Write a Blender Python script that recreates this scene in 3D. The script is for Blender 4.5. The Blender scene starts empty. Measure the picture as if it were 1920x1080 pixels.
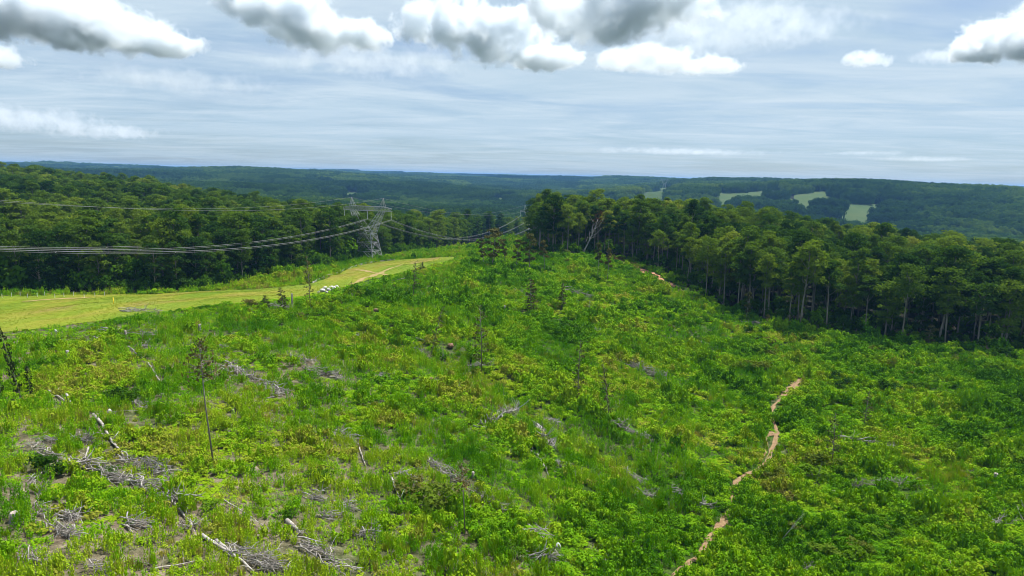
import bpy, math, random
import numpy as np

# ------------------------------------------------------------------ camera, sky, sun, exposure
scene = bpy.context.scene
CAM_Z = 60.0
FPX, PITCH, ROLL = 1297.0, math.radians(9.25), math.radians(1.34)
FWD = np.array([0, math.cos(PITCH), -math.sin(PITCH)])
UP0 = np.array([0, math.sin(PITCH), math.cos(PITCH)])
RGT0 = np.array([1.0, 0, 0])
RGT = math.cos(ROLL) * RGT0 + math.sin(ROLL) * UP0
UPV = math.cos(ROLL) * UP0 - math.sin(ROLL) * RGT0

cam_data = bpy.data.cameras.new("camera")
cam_data.sensor_width = 36.0
cam_data.lens = 36.0 * FPX / 1920.0
cam_data.clip_start = 0.5
cam_data.clip_end = 60000.0
cam = bpy.data.objects.new("camera", cam_data)
from mathutils import Matrix, Vector
cam.matrix_world = Matrix(((RGT[0], UPV[0], -FWD[0], 0), (RGT[1], UPV[1], -FWD[1], 0),
                           (RGT[2], UPV[2], -FWD[2], CAM_Z), (0, 0, 0, 1)))
scene.collection.objects.link(cam)
scene.camera = cam

SUN_AZ, SUN_EL = math.radians(46.0), math.radians(63.0)      # azimuth measured from the view direction (+y) to the right
world = bpy.data.worlds.new("World")
scene.world = world
world.use_nodes = True

sun_data = bpy.data.lights.new("sun", 'SUN')
sun_data.energy = 5.0
sun_data.angle = math.radians(0.55)
sun_data.color = (1.0, 0.955, 0.88)
sun = bpy.data.objects.new("sun", sun_data)
sdir = Vector((math.sin(SUN_AZ) * math.cos(SUN_EL), math.cos(SUN_AZ) * math.cos(SUN_EL), math.sin(SUN_EL)))
sun.rotation_euler = sdir.to_track_quat('Z', 'Y').to_euler()
sun.location = (0, 0, 300)
scene.collection.objects.link(sun)

scene.view_settings.view_transform = 'Standard'
scene.view_settings.look = 'None'
scene.view_settings.exposure = 0.74
scene.view_settings.gamma = 1.0
scene.view_settings.use_curve_mapping = False
scene.render.engine = 'CYCLES'
scene.cycles.use_denoising = True
scene.cycles.denoising_input_passes = 'RGB_ALBEDO_NORMAL'
scene.cycles.denoising_prefilter = 'ACCURATE'
scene.cycles.pixel_filter_type = 'BLACKMAN_HARRIS'
scene.cycles.filter_width = 0.95
scene.cycles.use_adaptive_sampling = True
scene.cycles.adaptive_threshold = 0.015
scene.cycles.max_bounces = 14
scene.cycles.diffuse_bounces = 1
scene.cycles.transmission_bounces = 1
scene.cycles.transparent_max_bounces = 8
scene.cycles.volume_bounces = 8
scene.render.use_persistent_data = False


class NT:
    """small helper for node trees"""
    def __init__(self, tree):
        self.t = tree
        tree.nodes.clear()

    def n(self, typ, **kw):
        nd = self.t.nodes.new(typ)
        for k, v in kw.items():
            setattr(nd, k, v)
        return nd

    def link(self, a, b):
        self.t.links.new(a, b)

    def put(self, sock, v):
        if isinstance(v, bpy.types.NodeSocket):
            self.t.links.new(v, sock)
        elif v is not None:
            if sock.type == 'RGBA' and len(v) == 3:
                v = (*v, 1.0)
            sock.default_value = v

    def math(self, op, a, b=None, c=None, clamp=False):
        nd = self.n('ShaderNodeMath', operation=op, use_clamp=clamp)
        self.put(nd.inputs[0], a)
        if b is not None: self.put(nd.inputs[1], b)
        if c is not None: self.put(nd.inputs[2], c)
        return nd.outputs[0]

    def maprange(self, v, a, b, c, d, smooth=False):
        nd = self.n('ShaderNodeMapRange', interpolation_type='SMOOTHSTEP' if smooth else 'LINEAR')
        for i, x in enumerate((v, a, b, c, d)):
            self.put(nd.inputs[i], x)
        return nd.outputs[0]

    def mix(self, f, a, b, mode='MIX'):
        nd = self.n('ShaderNodeMix', data_type='RGBA', blend_type=mode)
        self.put(nd.inputs[0], f); self.put(nd.inputs[6], a); self.put(nd.inputs[7], b)
        return nd.outputs[2]

    def noise(self, vec, scale, detail=4.0, rough=0.55, dist=0.0):
        nd = self.n('ShaderNodeTexNoise')
        if vec is not None: self.link(vec, nd.inputs['Vector'])
        nd.inputs['Scale'].default_value = scale
        nd.inputs['Detail'].default_value = detail
        nd.inputs['Roughness'].default_value = rough
        nd.inputs['Distortion'].default_value = dist
        return nd.outputs[0]

    def mapping(self, vec, scale=(1, 1, 1), rot=(0, 0, 0), loc=(0, 0, 0)):
        nd = self.n('ShaderNodeMapping')
        self.link(vec, nd.inputs[0])
        nd.inputs[1].default_value = loc; nd.inputs[2].default_value = rot; nd.inputs[3].default_value = scale
        return nd.outputs[0]

    def ramp(self, f, stops):
        nd = self.n('ShaderNodeValToRGB')
        cr = nd.color_ramp
        while len(cr.elements) < len(stops): cr.elements.new(0.5)
        for e, (p, c) in zip(cr.elements, stops):
            e.position = p; e.color = (*c, 1.0)
        self.put(nd.inputs[0], f)
        return nd.outputs[0]


def build_world():
    k = NT(world.node_tree)
    sky = k.n('ShaderNodeTexSky', sky_type='NISHITA')
    sky.sun_disc = False
    sky.sun_elevation = SUN_EL
    sky.sun_rotation = SUN_AZ
    sky.altitude = 250.0
    sky.air_density = 1.0
    sky.dust_density = 0.8
    sky.ozone_density = 2.0
    geo = k.n('ShaderNodeTexCoord').outputs['Generated']
    sep = k.n('ShaderNodeSeparateXYZ'); k.link(geo, sep.inputs[0])
    z = k.math('MAXIMUM', sep.outputs[2], 0.0)
    # high thin cloud sheet: the direction meets a flat layer far overhead
    den = k.math('ADD', z, 0.045)
    px = k.math('DIVIDE', sep.outputs[0], den); py = k.math('DIVIDE', sep.outputs[1], den)
    cmb = k.n('ShaderNodeCombineXYZ'); k.link(px, cmb.inputs[0]); k.link(py, cmb.inputs[1])
    v1 = k.mapping(cmb.outputs[0], scale=(0.26, 0.36, 1), rot=(0, 0, 0.25))
    n1 = k.noise(v1, 1.0, 7.0, 0.62, 0.9)
    v2 = k.mapping(cmb.outputs[0], scale=(0.55, 1.0, 1), rot=(0, 0, -0.22), loc=(3, 1, 0))
    n2 = k.noise(v2, 1.0, 6.0, 0.64, 0.7)
    cover = k.math('ADD', k.math('MULTIPLY', n1, 0.82), k.math('MULTIPLY', n2, 0.18))
    veil = k.maprange(cover, 0.36, 0.56, 0.55, 1.0, True)
    # patches of bluer sky high up
    v3 = k.mapping(cmb.outputs[0], scale=(0.35, 0.5, 1), loc=(7.3, 2.2, 0))
    n3 = k.noise(v3, 1.0, 4.0, 0.55, 0.3)
    hole = k.math('MULTIPLY', k.maprange(n3, 0.50, 0.66, 0.0, 0.75, True), k.maprange(z, 0.12, 0.24, 0.0, 1.0, True))
    veil = k.math('MULTIPLY', veil, k.math('SUBTRACT', 1.0, hole))
    veil = k.math('MULTIPLY', veil, k.maprange(z, 0.0, 0.09, 0.62, 1.0, True))
    vcol = k.mix(k.maprange(n2, 0.30, 0.74, 0.0, 1.0, True), (5.4, 7.1, 8.6), (6.9, 8.3, 9.5))
    blue = k.mix(1.0, sky.outputs[0], (0.72, 0.88, 1.12), 'MULTIPLY')
    col = k.mix(veil, blue, vcol)
    bg = k.n('ShaderNodeBackground')
    k.link(col, bg.inputs[0])
    bg.inputs[1].default_value = 0.057
    out = k.n('ShaderNodeOutputWorld')
    k.link(bg.outputs[0], out.inputs[0])
    world.cycles.sampling_method = 'MANUAL'
    world.cycles.sample_map_resolution = 512


build_world()

# ------------------------------------------------------------------ numbers: noise, terrain, rays
def _hash(ix, iy, seed):
    h = (ix.astype(np.int64) * 374761393 + iy.astype(np.int64) * 668265263 + seed * 974634777) & 0xFFFFFFFF
    h = ((h ^ (h >> 13)) * 1274126177) & 0xFFFFFFFF
    return ((h ^ (h >> 16)) & 0xFFFF) / 65535.0


def vnoise(x, y, seed=0):
    x = np.asarray(x, float); y = np.asarray(y, float)
    ix, iy = np.floor(x), np.floor(y)
    fx, fy = x - ix, y - iy
    fx = fx * fx * (3 - 2 * fx); fy = fy * fy * (3 - 2 * fy)
    a, b = _hash(ix, iy, seed), _hash(ix + 1, iy, seed)
    c, d = _hash(ix, iy + 1, seed), _hash(ix + 1, iy + 1, seed)
    return (a * (1 - fx) + b * fx) * (1 - fy) + (c * (1 - fx) + d * fx) * fy


def fbm(x, y, scale, seed=0, octaves=4, gain=0.5):
    """fractal noise, about -1 to 1, features of 'scale' metres"""
    s, a, t = 0.0, 1.0, 0.0
    x = np.asarray(x, float) / scale; y = np.asarray(y, float) / scale
    for i in range(octaves):
        s = s + a * (vnoise(x + 17.3 * i, y - 9.1 * i, seed + i) * 2 - 1)
        t += a; a *= gain; x = x * 2.03; y = y * 2.03
    return s / t * 1.5


def sstep(a, b, v):
    t = np.clip((np.asarray(v, float) - a) / (b - a), 0, 1)
    return t * t * (3 - 2 * t)


def ray(px, py):
    """direction through a point of the photograph (1920 x 1080)"""
    return FWD + (px - 960.0) / FPX * RGT - (py - 540.0) / FPX * UPV


def pz(px, py, zrel):
    d = ray(px, py)
    p = d * (zrel / d[2])
    return (p[0], p[1], zrel)


def project(x, y, z):
    p = np.stack([np.asarray(x, float), np.asarray(y, float), np.asarray(z, float) - CAM_Z], -1)
    w = p @ FWD
    return 960 + FPX * (p @ RGT) / w, 540 - FPX * (p @ UPV) / w, w


CTRL = [pz(*a) for a in [
    # spur on the left of the clearing
    (0, 1080, -32), (250, 1080, -33.5), (520, 1080, -36), (0, 950, -32), (0, 800, -32.5), (0, 700, -33), (300, 900, -34),
    (300, 760, -33.5), (300, 650, -33.5), (450, 700, -34.5), (640, 900, -38), (650, 760, -37), (600, 640, -35.5), (450, 565, -34),
    (0, 630, -33), (150, 607, -33), (290, 588, -33.2), (600, 545, -35), (700, 525, -35.8), (790, 498, -36.6), (880, 478, -37.0),
    # slope down to the trail
    (960, 1080, -42), (960, 920, -42), (900, 800, -40), (900, 660, -38.5), (850, 560, -37), (1100, 800, -44), (1100, 680, -42.5),
    (1150, 580, -41), (1000, 520, -37.6), (1065, 478, -36.8), (980, 475, -36.6), (1300, 640, -46), (1260, 540, -41.5),
    (1300, 1050, -47.5), (1400, 900, -48), (1460, 800, -48.3), (1510, 700, -49), (1590, 643, -48.5), (1400, 590, -45.3),
    (1350, 800, -47.2), (1200, 950, -46),
    # far side of the trail
    (1600, 1080, -47.5), (1920, 1080, -46.5), (1920, 900, -46.6), (1700, 850, -47.3), (1700, 720, -47.6), (1920, 720, -46.4),
    (1800, 655, -46.8), (1900, 662, -46.6), (1690, 642, -47.8), (1500, 605, -46.9),
    # mown strip and the weedy bank under the line
    (0, 580, -37.2), (0, 552, -40), (300, 551, -41.2), (150, 552, -40.8), (380, 546, -41.6), (480, 528, -41.6), (560, 512, -42.2),
    (500, 547, -37.3), (560, 541, -37.2), (640, 524, -37.2), (700, 505, -38.6), (690, 488, -44.2), (800, 488, -38.8), (845, 484, -38.4),
]]
CTRL += [tuple(ray(a, b) * (d / ray(a, b)[1])) for a, b, d in [(730, 480, 383), (760, 476, 400), (800, 472, 445), (850, 465, 515), (885, 456, 610), (945, 450, 600), (965, 446, 660), (900, 459, 560)]]
CTRL += [   # ground that the trees hide: x, y, height against the camera
    (143, 330, -43.5), (173, 400, -47), (216, 500, -54), (260, 600, -62), (345, 800, -82),
    (206, 290, -48.5), (284, 400, -59), (355, 500, -69), (570, 800, -88),
    (118, 450, -39), (157, 600, -50), (210, 800, -74), (31, 450, -37), (42, 600, -55), (0, 520, -51), (56, 800, -74), (76, 450, -36.5), (102, 600, -48),
    (70, 370, -37.2), (110, 370, -39), (-30, 440, -45.5), (-50, 600, -63), (-68, 800, -80), (-80, 400, -46), (-100, 500, -53), (-120, 600, -60),
    (-160, 800, -78), (-146, 450, -46), (-194, 600, -54), (-260, 800, -72), (-160, 340, -43), (-235, 500, -39.5), (-305, 650, -41),
    (-376, 800, -52), (-470, 1000, -72), (-200, 340, -42), (-293, 500, -37), (-410, 700, -33), (-527, 900, -44), (-206, 300, -42),
    (-343, 500, -35), (-550, 800, -32), (-650, 950, -44), (-700, 500, -32), (-420, 280, -38), (0, 1000, -86), (300, 1000, -90),
    (260, 180, -51), (400, 120, -62), (500, 400, -78), (120, 20, -47), (60, -150, -46), (-60, -150, -36), (-180, 40, -37), (-260, 180, -41),
    (-400, 60, -42), (300, -50, -54), (-650, 250, -36),
]
CTRL = np.array(CTRL)


def _tps(r2):
    return 0.5 * r2 * np.log(r2 + 1e-9)


def _fit():
    p = CTRL[:, :2] / 100.0
    n = len(p)
    K = _tps(((p[:, None] - p[None]) ** 2).sum(-1)) + np.eye(n) * 0.02
    P = np.hstack([np.ones((n, 1)), p])
    A = np.zeros((n + 3, n + 3)); A[:n, :n] = K; A[:n, n:] = P; A[n:, :n] = P.T
    b = np.zeros(n + 3); b[:n] = CTRL[:, 2]
    return np.linalg.solve(A, b)


_W = _fit()


def _near(x, y):
    p = CTRL[:, :2] / 100.0
    x = x / 100.0; y = y / 100.0
    s = _W[-3] + _W[-2] * x + _W[-1] * y
    for i in range(len(p)):
        s = s + _W[i] * _tps((x - p[i, 0]) ** 2 + (y - p[i, 1]) ** 2)
    return s


def _gauss(x, y, cx, cy, sx, sy, h):
    return h * np.exp(-(((x - cx) / sx) ** 2 + ((y - cy) / sy) ** 2))


def _far(x, y):
    r = np.hypot(x, y)
    h = -90 + 44 * sstep(1250, 3300, r) + 12 * sstep(3500, 9000, r)
    h = h + fbm(x, y, 1000.0, 11, 3) * (36 - 22 * sstep(3000, 8000, r)) + fbm(x, y, 300.0, 23, 2) * 10
    h = h + _gauss(x, y, 830, 1950, 420, 330, 32) + _gauss(x, y, 620, 2700, 330, 420, 16) + _gauss(x, y, 1250, 2000, 420, 500, 14)
    h = h + _gauss(x, y, -2600, 4200, 1500, 1200, 22) + _gauss(x, y, -4200, 7500, 2500, 2000, 16) + _gauss(x, y, -520, 2000, 500, 300, 14)
    return h


SWALE = None


def dist_line(line, x, y):
    """distance of points to a polyline"""
    line = np.asarray(line, float); x = np.asarray(x, float); y = np.asarray(y, float)
    best = np.full(x.shape, 1e9)
    for a, b in zip(line[:-1], line[1:]):
        ab = b - a; L = (ab ** 2).sum() + 1e-12
        t = np.clip(((x - a[0]) * ab[0] + (y - a[1]) * ab[1]) / L, 0, 1)
        best = np.minimum(best, np.hypot(x - a[0] - t * ab[0], y - a[1] - t * ab[1]))
    return best


def height(x, y):
    """ground level (world z) at x, y"""
    x = np.asarray(x, float); y = np.asarray(y, float)
    shp = np.broadcast(x, y).shape
    xf = np.broadcast_to(x, shp).ravel(); yf = np.broadcast_to(y, shp).ravel()
    w = (1 - sstep(650, 1150, np.hypot(xf, yf - 150)))
    out = _far(xf, yf)
    m = w > 0
    if m.any():
        out[m] = out[m] * (1 - w[m]) + _near(xf[m], yf[m]) * w[m]
    rough = (1 - sstep(300, 420, np.hypot(xf, yf)))
    out = out + rough * (fbm(xf, yf, 14.0, 5, 2) * 0.35)
    near = np.hypot(xf, yf) < 260
    if near.any() and SWALE is not None:
        out[near] -= 1.9 * np.exp(-(dist_line(SWALE, xf[near], yf[near]) / 6.0) ** 2)
    return (out + CAM_Z).reshape(shp)


def hit(px, py, tmax=6000.0):
    """where the sight line through a point of the photograph meets the ground"""
    d = ray(px, py); d = d / np.linalg.norm(d)
    t = 30.0 * (tmax / 30.0) ** np.linspace(0, 1, 1500)
    p = d[None] * t[:, None]
    g = p[:, 2] + CAM_Z - height(p[:, 0], p[:, 1])
    i = int(np.argmax(g < 0))
    if g[i] >= 0: i = len(t) - 1
    a, b = (g[i - 1], g[i]) if i else (g[0], g[0])
    f = a / (a - b) if a != b else 0.0
    q = p[i - 1] + (p[i] - p[i - 1]) * f
    return float(q[0]), float(q[1]), float(height(q[0], q[1]))


def plan(px, y):
    """x of a point seen at column px when it stands y metres ahead"""
    return (px - 960.0) / FPX * y * 1.0


# ------------------------------------------------------------------ mesh and object helpers
COL = scene.collection


def mesh_from(name, verts, faces, smooth=False):
    me = bpy.data.meshes.new(name)
    verts = np.asarray(verts, np.float32).reshape(-1, 3)
    if isinstance(faces, np.ndarray):
        k = faces.shape[1]
        me.vertices.add(len(verts)); me.vertices.foreach_set('co', verts.ravel())
        me.loops.add(faces.size); me.loops.foreach_set('vertex_index', faces.astype(np.int32).ravel())
        me.polygons.add(len(faces))
        me.polygons.foreach_set('loop_start', np.arange(0, faces.size, k, dtype=np.int32))
        if smooth: me.polygons.foreach_set('use_smooth', np.ones(len(faces), bool))
        me.update(calc_edges=True)
    else:
        me.from_pydata(verts.tolist(), [], faces)
        if smooth: me.polygons.foreach_set('use_smooth', np.ones(len(me.polygons), bool))
        me.update()
    return me


def obj(name, me, mat=None, parent=None, loc=(0, 0, 0), rot=(0, 0, 0), link=True):
    o = bpy.data.objects.new(name, me)
    if mat is not None and not me.materials: me.materials.append(mat)
    o.location = loc; o.rotation_euler = rot
    if parent is not None: o.parent = parent
    if link: COL.objects.link(o)
    return o


def empty(name, loc=(0, 0, 0), rz=0.0):
    o = bpy.data.objects.new(name, None)
    o.empty_display_size = 0.3
    o.location = loc; o.rotation_euler = (0, 0, rz)
    COL.objects.link(o)
    return o


def tag(o, label, cat=None, group=None, kind=None):
    o['label'] = label
    if cat: o['category'] = cat
    if group: o['group'] = group
    if kind: o['kind'] = kind
    return o


class MB:
    """collects vertices and faces of one mesh"""
    def __init__(self):
        self.v, self.f = [], []

    def add(self, v, f):
        n = len(self.v)
        self.v.extend(v); self.f.extend([tuple(i + n for i in q) for q in f])

    def tube(self, pts, rad, sides=6, cap=True):
        pts = [Vector(p) for p in pts]
        if not hasattr(rad, '__len__'): rad = [rad] * len(pts)
        base = len(self.v)
        prev = None
        for i, p in enumerate(pts):
            d = (pts[min(i + 1, len(pts) - 1)] - pts[max(i - 1, 0)])
            d = d.normalized() if d.length > 1e-9 else Vector((0, 0, 1))
            if prev is None:
                a = d.orthogonal().normalized()
            else:
                a = (prev - d * prev.dot(d)); a = a.normalized() if a.length > 1e-6 else d.orthogonal().normalized()
            prev = a
            b = d.cross(a)
            for j in range(sides):
                t = 2 * math.pi * j / sides
                self.v.append(tuple(p + (a * math.cos(t) + b * math.sin(t)) * rad[i]))
        for i in range(len(pts) - 1):
            for j in range(sides):
                q = base + i * sides
                self.f.append((q + j, q + (j + 1) % sides, q + sides + (j + 1) % sides, q + sides + j))
        if cap:
            self.f.append(tuple(base + j for j in reversed(range(sides))))
            e = base + (len(pts) - 1) * sides
            self.f.append(tuple(e + j for j in range(sides)))

    def box(self, c, s, rz=0.0):
        cx, cy, cz = c; sx, sy, sz = (q / 2 for q in s)
        ca, sa = math.cos(rz), math.sin(rz)
        v = []
        for dz in (-sz, sz):
            for dx, dy in ((-sx, -sy), (sx, -sy), (sx, sy), (-sx, sy)):
                v.append((cx + dx * ca - dy * sa, cy + dx * sa + dy * ca, cz + dz))
        self.add(v, [(3, 2, 1, 0), (4, 5, 6, 7), (0, 1, 5, 4), (1, 2, 6, 5), (2, 3, 7, 6), (3, 0, 4, 7)])

    def mesh(self, name, smooth=False):
        return mesh_from(name, self.v, self.f, smooth)


def leaf_quads(c, n, size, rng, aspect=0.75, jitter=0.6):
    """one small kite per centre c, facing about n"""
    N = len(c)
    n = n + rng.normal(0, jitter, (N, 3)); n /= np.linalg.norm(n, axis=1, keepdims=True) + 1e-9
    a = np.cross(n, rng.normal(0, 1, (N, 3))); a /= np.linalg.norm(a, axis=1, keepdims=True) + 1e-9
    b = np.cross(n, a)
    s = (size * rng.uniform(0.6, 1.35, N))[:, None] * 0.5
    k = s * aspect
    v = np.stack([c - a * s, c + b * k + a * s * 0.15, c + a * s, c - b * k - a * s * 0.1], 1).reshape(-1, 3)
    f = np.arange(4 * N).reshape(N, 4)
    return v, f


_ico = {}


def ico(sub=2):
    if sub not in _ico:
        import bmesh
        bm = bmesh.new(); bmesh.ops.create_icosphere(bm, subdivisions=sub, radius=1.0)
        bm.verts.ensure_lookup_table()
        _ico[sub] = (np.array([v.co[:] for v in bm.verts]), np.array([[v.index for v in f.verts] for f in bm.faces]))
        bm.free()
    return _ico[sub]



# ------------------------------------------------------------------ materials
def material(name):
    m = bpy.data.materials.new(name)
    m.use_nodes = True
    return m, NT(m.node_tree)


def leaf_material(name, stops, translucent=0.35, noise_amt=0.35, spread=0.5, rough=0.6):
    """leaf colour: a ramp picked by the plant's own tint, a random shift per plant and a patchy noise"""
    m, k = material(name)
    at = k.n('ShaderNodeAttribute', attribute_type='INSTANCER', attribute_name='tint')
    rnd = k.n('ShaderNodeObjectInfo').outputs['Random']
    tc = k.n('ShaderNodeTexCoord').outputs['Object']
    nz = k.noise(tc, 0.9, 3.0, 0.6)
    f = k.math('ADD', at.outputs['Fac'], k.math('MULTIPLY', k.math('SUBTRACT', rnd, 0.5), spread))
    f = k.math('ADD', f, k.math('MULTIPLY', k.math('SUBTRACT', nz, 0.5), noise_amt), clamp=True)
    col = k.ramp(f, stops)
    d = k.n('ShaderNodeBsdfPrincipled')
    k.link(col, d.inputs['Base Color'])
    d.inputs['Roughness'].default_value = rough
    d.inputs['Specular IOR Level'].default_value = 0.0
    t = k.n('ShaderNodeBsdfTranslucent')
    k.link(k.mix(1.0, col, (1.2, 1.25, 0.4), 'MULTIPLY'), t.inputs[0])
    mx = k.n('ShaderNodeMixShader'); mx.inputs[0].default_value = translucent
    k.link(d.outputs[0], mx.inputs[1]); k.link(t.outputs[0], mx.inputs[2])
    o = k.n('ShaderNodeOutputMaterial'); k.link(mx.outputs[0], o.inputs[0])
    return m


def rough_material(name, c1, c2, scale=4.0, stretch=(1, 1, 1), rough=0.9, bump=0.0, detail=5.0, c3=None, coord='Object', spec=0.2):
    m, k = material(name)
    tc = k.n('ShaderNodeTexCoord').outputs[coord]
    v = k.mapping(tc, scale=stretch)
    nz = k.noise(v, scale, detail, 0.62)
    col = k.ramp(nz, [(0.32, c1), (0.66, c2)] if c3 is None else [(0.28, c1), (0.5, c2), (0.72, c3)])
    d = k.n('ShaderNodeBsdfPrincipled')
    k.link(col, d.inputs['Base Color'])
    d.inputs['Roughness'].default_value = rough
    d.inputs['Specular IOR Level'].default_value = spec
    if bump:
        b = k.n('ShaderNodeBump'); b.inputs['Strength'].default_value = bump; b.inputs['Distance'].default_value = 0.1
        k.link(nz, b.inputs['Height']); k.link(b.outputs[0], d.inputs['Normal'])
    o = k.n('ShaderNodeOutputMaterial'); k.link(d.outputs[0], o.inputs[0])
    return m

# ------------------------------------------------------------------ the ground, one sheet to the horizon
def axis(segs):
    out = []
    for a, b, s in segs:
        out.append(np.arange(a, b, s))
    return np.concatenate(out + [[segs[-1][1]]])


def geo_axis(start, end, s0, ratio):
    v, s, out = start, s0, []
    while v < end:
        out.append(v); s *= ratio; v += s
    return np.array(out + [end])


def build_ground():
    xs_pos = np.concatenate([np.arange(0, 220, 2.0), geo_axis(220, 14000, 2.0, 1.045)])
    xs = np.concatenate([-xs_pos[:0:-1], xs_pos])
    ys = np.concatenate([-geo_axis(0, 1500, 12, 1.25)[:0:-1], np.arange(0, 40, 8), np.arange(40, 430, 2.0), geo_axis(430, 16000, 2.0, 1.03)])
    X, Y = np.meshgrid(xs, ys)
    Z = height(X, Y)
    nx, ny = len(xs), len(ys)
    i = np.arange(nx * ny).reshape(ny, nx)
    f = np.stack([i[:-1, :-1], i[:-1, 1:], i[1:, 1:], i[1:, :-1]], -1).reshape(-1, 4)
    me = mesh_from('ground', np.stack([X, Y, Z], -1).reshape(-1, 3), f, True)
    return me, X, Y
# ------------------------------------------------------------------ plan of the place
def hits(pts):
    return [hit(a, b)[:2] for a, b in pts]


def smooth_line(pts, step):
    """Catmull-Rom through plan points, resampled about every step metres"""
    p = [np.array(q[:2], float) for q in pts]
    p = [2 * p[0] - p[1]] + p + [2 * p[-1] - p[-2]]
    out = []
    for i in range(1, len(p) - 2):
        n = max(2, int(np.linalg.norm(p[i + 1] - p[i]) / step))
        for t in np.linspace(0, 1, n, endpoint=False):
            out.append(0.5 * (2 * p[i] + (p[i + 1] - p[i - 1]) * t + (2 * p[i - 1] - 5 * p[i] + 4 * p[i + 1] - p[i + 2]) * t * t
                              + (3 * p[i] - p[i - 1] - 3 * p[i + 1] + p[i + 2]) * t ** 3))
    out.append(p[-2])
    return np.array(out)


def resample(line, n):
    line = np.asarray(line)
    s = np.concatenate([[0], np.cumsum(np.linalg.norm(np.diff(line, axis=0), axis=1))])
    t = np.linspace(0, s[-1], n)
    return np.stack([np.interp(t, s, line[:, 0]), np.interp(t, s, line[:, 1])], -1)


def inside(poly, x, y):
    poly = np.asarray(poly); x = np.asarray(x); y = np.asarray(y)
    c = np.zeros(x.shape, bool)
    x1, y1 = poly[-1]
    for x2, y2 in poly:
        with np.errstate(divide='ignore', invalid='ignore'):
            m = ((y1 > y) != (y2 > y)) & (x < (x2 - x1) * (y - y1) / (y2 - y1 + 1e-12) + x1)
        c ^= m
        x1, y1 = x2, y2
    return c


SWALE = np.array(hits([(600, 590), (680, 622), (770, 655), (900, 702), (1040, 780), (1160, 860), (1230, 940)]))

LEFT_EDGE = [(-330, 150), (-240, 190)] + hits([(0, 549), (150, 549), (300, 548), (385, 544), (450, 529), (520, 513), (600, 501), (690, 485)]) + [(-64, 400), (-57, 445), (-46, 515), (-36, 610)]
CORR_L = [(-36, 610), (-9, 700), (195, 1400), (370, 2000), (560, 2650)]
CORR_R = [(645, 2650), (445, 2000), (268, 1400), (64, 700), (34, 600), (12, 480)]
RIGHT_EDGE = [(12, 402), (10, 372)] + hits([(1000, 478), (1040, 478), (1075, 480), (1110, 476), (1160, 483), (1200, 495), (1250, 518), (1300, 547), (1350, 576), (1420, 598),
                   (1500, 614), (1600, 633), (1700, 643), (1800, 652), (1920, 662)]) + [(190, 190), (280, 130), (330, 40)]
OPEN = np.array(LEFT_EDGE + CORR_L[1:] + CORR_R + RIGHT_EDGE + [(330, -200), (-330, -200)])
EDGES = [np.array(LEFT_EDGE), np.array(RIGHT_EDGE)]

FIELD_NEAR = [(-150, 96)] + hits([(0, 626), (150, 607), (290, 588), (450, 569), (560, 557), (640, 540), (720, 519), (790, 502), (852, 487)])
FIELD_FAR = [(-250, 165)] + hits([(0, 556), (150, 553), (300, 551), (400, 546), (500, 541), (590, 530), (650, 506), (700, 493), (770, 486), (852, 482)])
NEAR_L = smooth_line(FIELD_NEAR, 3.0); FAR_L = smooth_line(FIELD_FAR, 3.0)
FIELD = np.concatenate([NEAR_L, FAR_L[::-1]])

TRAIL = hits([(1255, 1085), (1290, 1058), (1318, 1030), (1345, 990), (1372, 950), (1372, 915), (1395, 893), (1432, 872), (1448, 838), (1456, 806), (1450, 785),
              (1447, 770), (1462, 750), (1490, 725), (1512, 704), (1518, 694)])
TRAIL4 = hits([(1572, 650), (1585, 644), (1602, 641)])
TRAIL2 = hits([(1398, 925), (1412, 900), (1432, 872)])
TRAIL3 = hits([(1437, 812), (1436, 838), (1430, 862)])
DIRT = hits([(1130, 478), (1165, 492), (1195, 504), (1225, 518), (1250, 531), (1282, 545)])
TRAIL_L = smooth_line(TRAIL, 0.8)

# far open pastures: seen from column to column, row of the middle, depth in metres
PASTURES = [(1345, 1395, 372, 380), (1372, 1418, 357, 420), (1410, 1455, 366, 360), (1500, 1546, 384, 250), (1500, 1552, 366, 170), (1575, 1655, 406, 420), (1448, 1475, 383, 150),
            (592, 612, 364, 420), (645, 682, 369, 420), (925, 945, 378, 300), (950, 985, 368, 420), (500, 540, 357, 420), (640, 665, 383, 300), (1233, 1262, 354, 420)]
PAST = []
for _a, _b, _r, _dp in PASTURES:
    _p = hit((_a + _b) / 2, _r)
    PAST.append((_p[0], _p[1], (_b - _a) / 2 / FPX * _p[1] * 1.0, _dp * 0.32))


def in_pasture(x, y, grow=0.0):
    m = np.zeros(np.shape(x), bool)
    for i, (cx, cy, a, b) in enumerate(PAST):
        w = 1 + 0.22 * fbm(x, y, 70.0, 60 + i, 2)
        xx = x - cx * (y / cy)
        m |= (((xx) / ((a + grow) * w)) ** 4 + ((y - cy) / ((b + grow) * w)) ** 4) < 1
    return m


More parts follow.
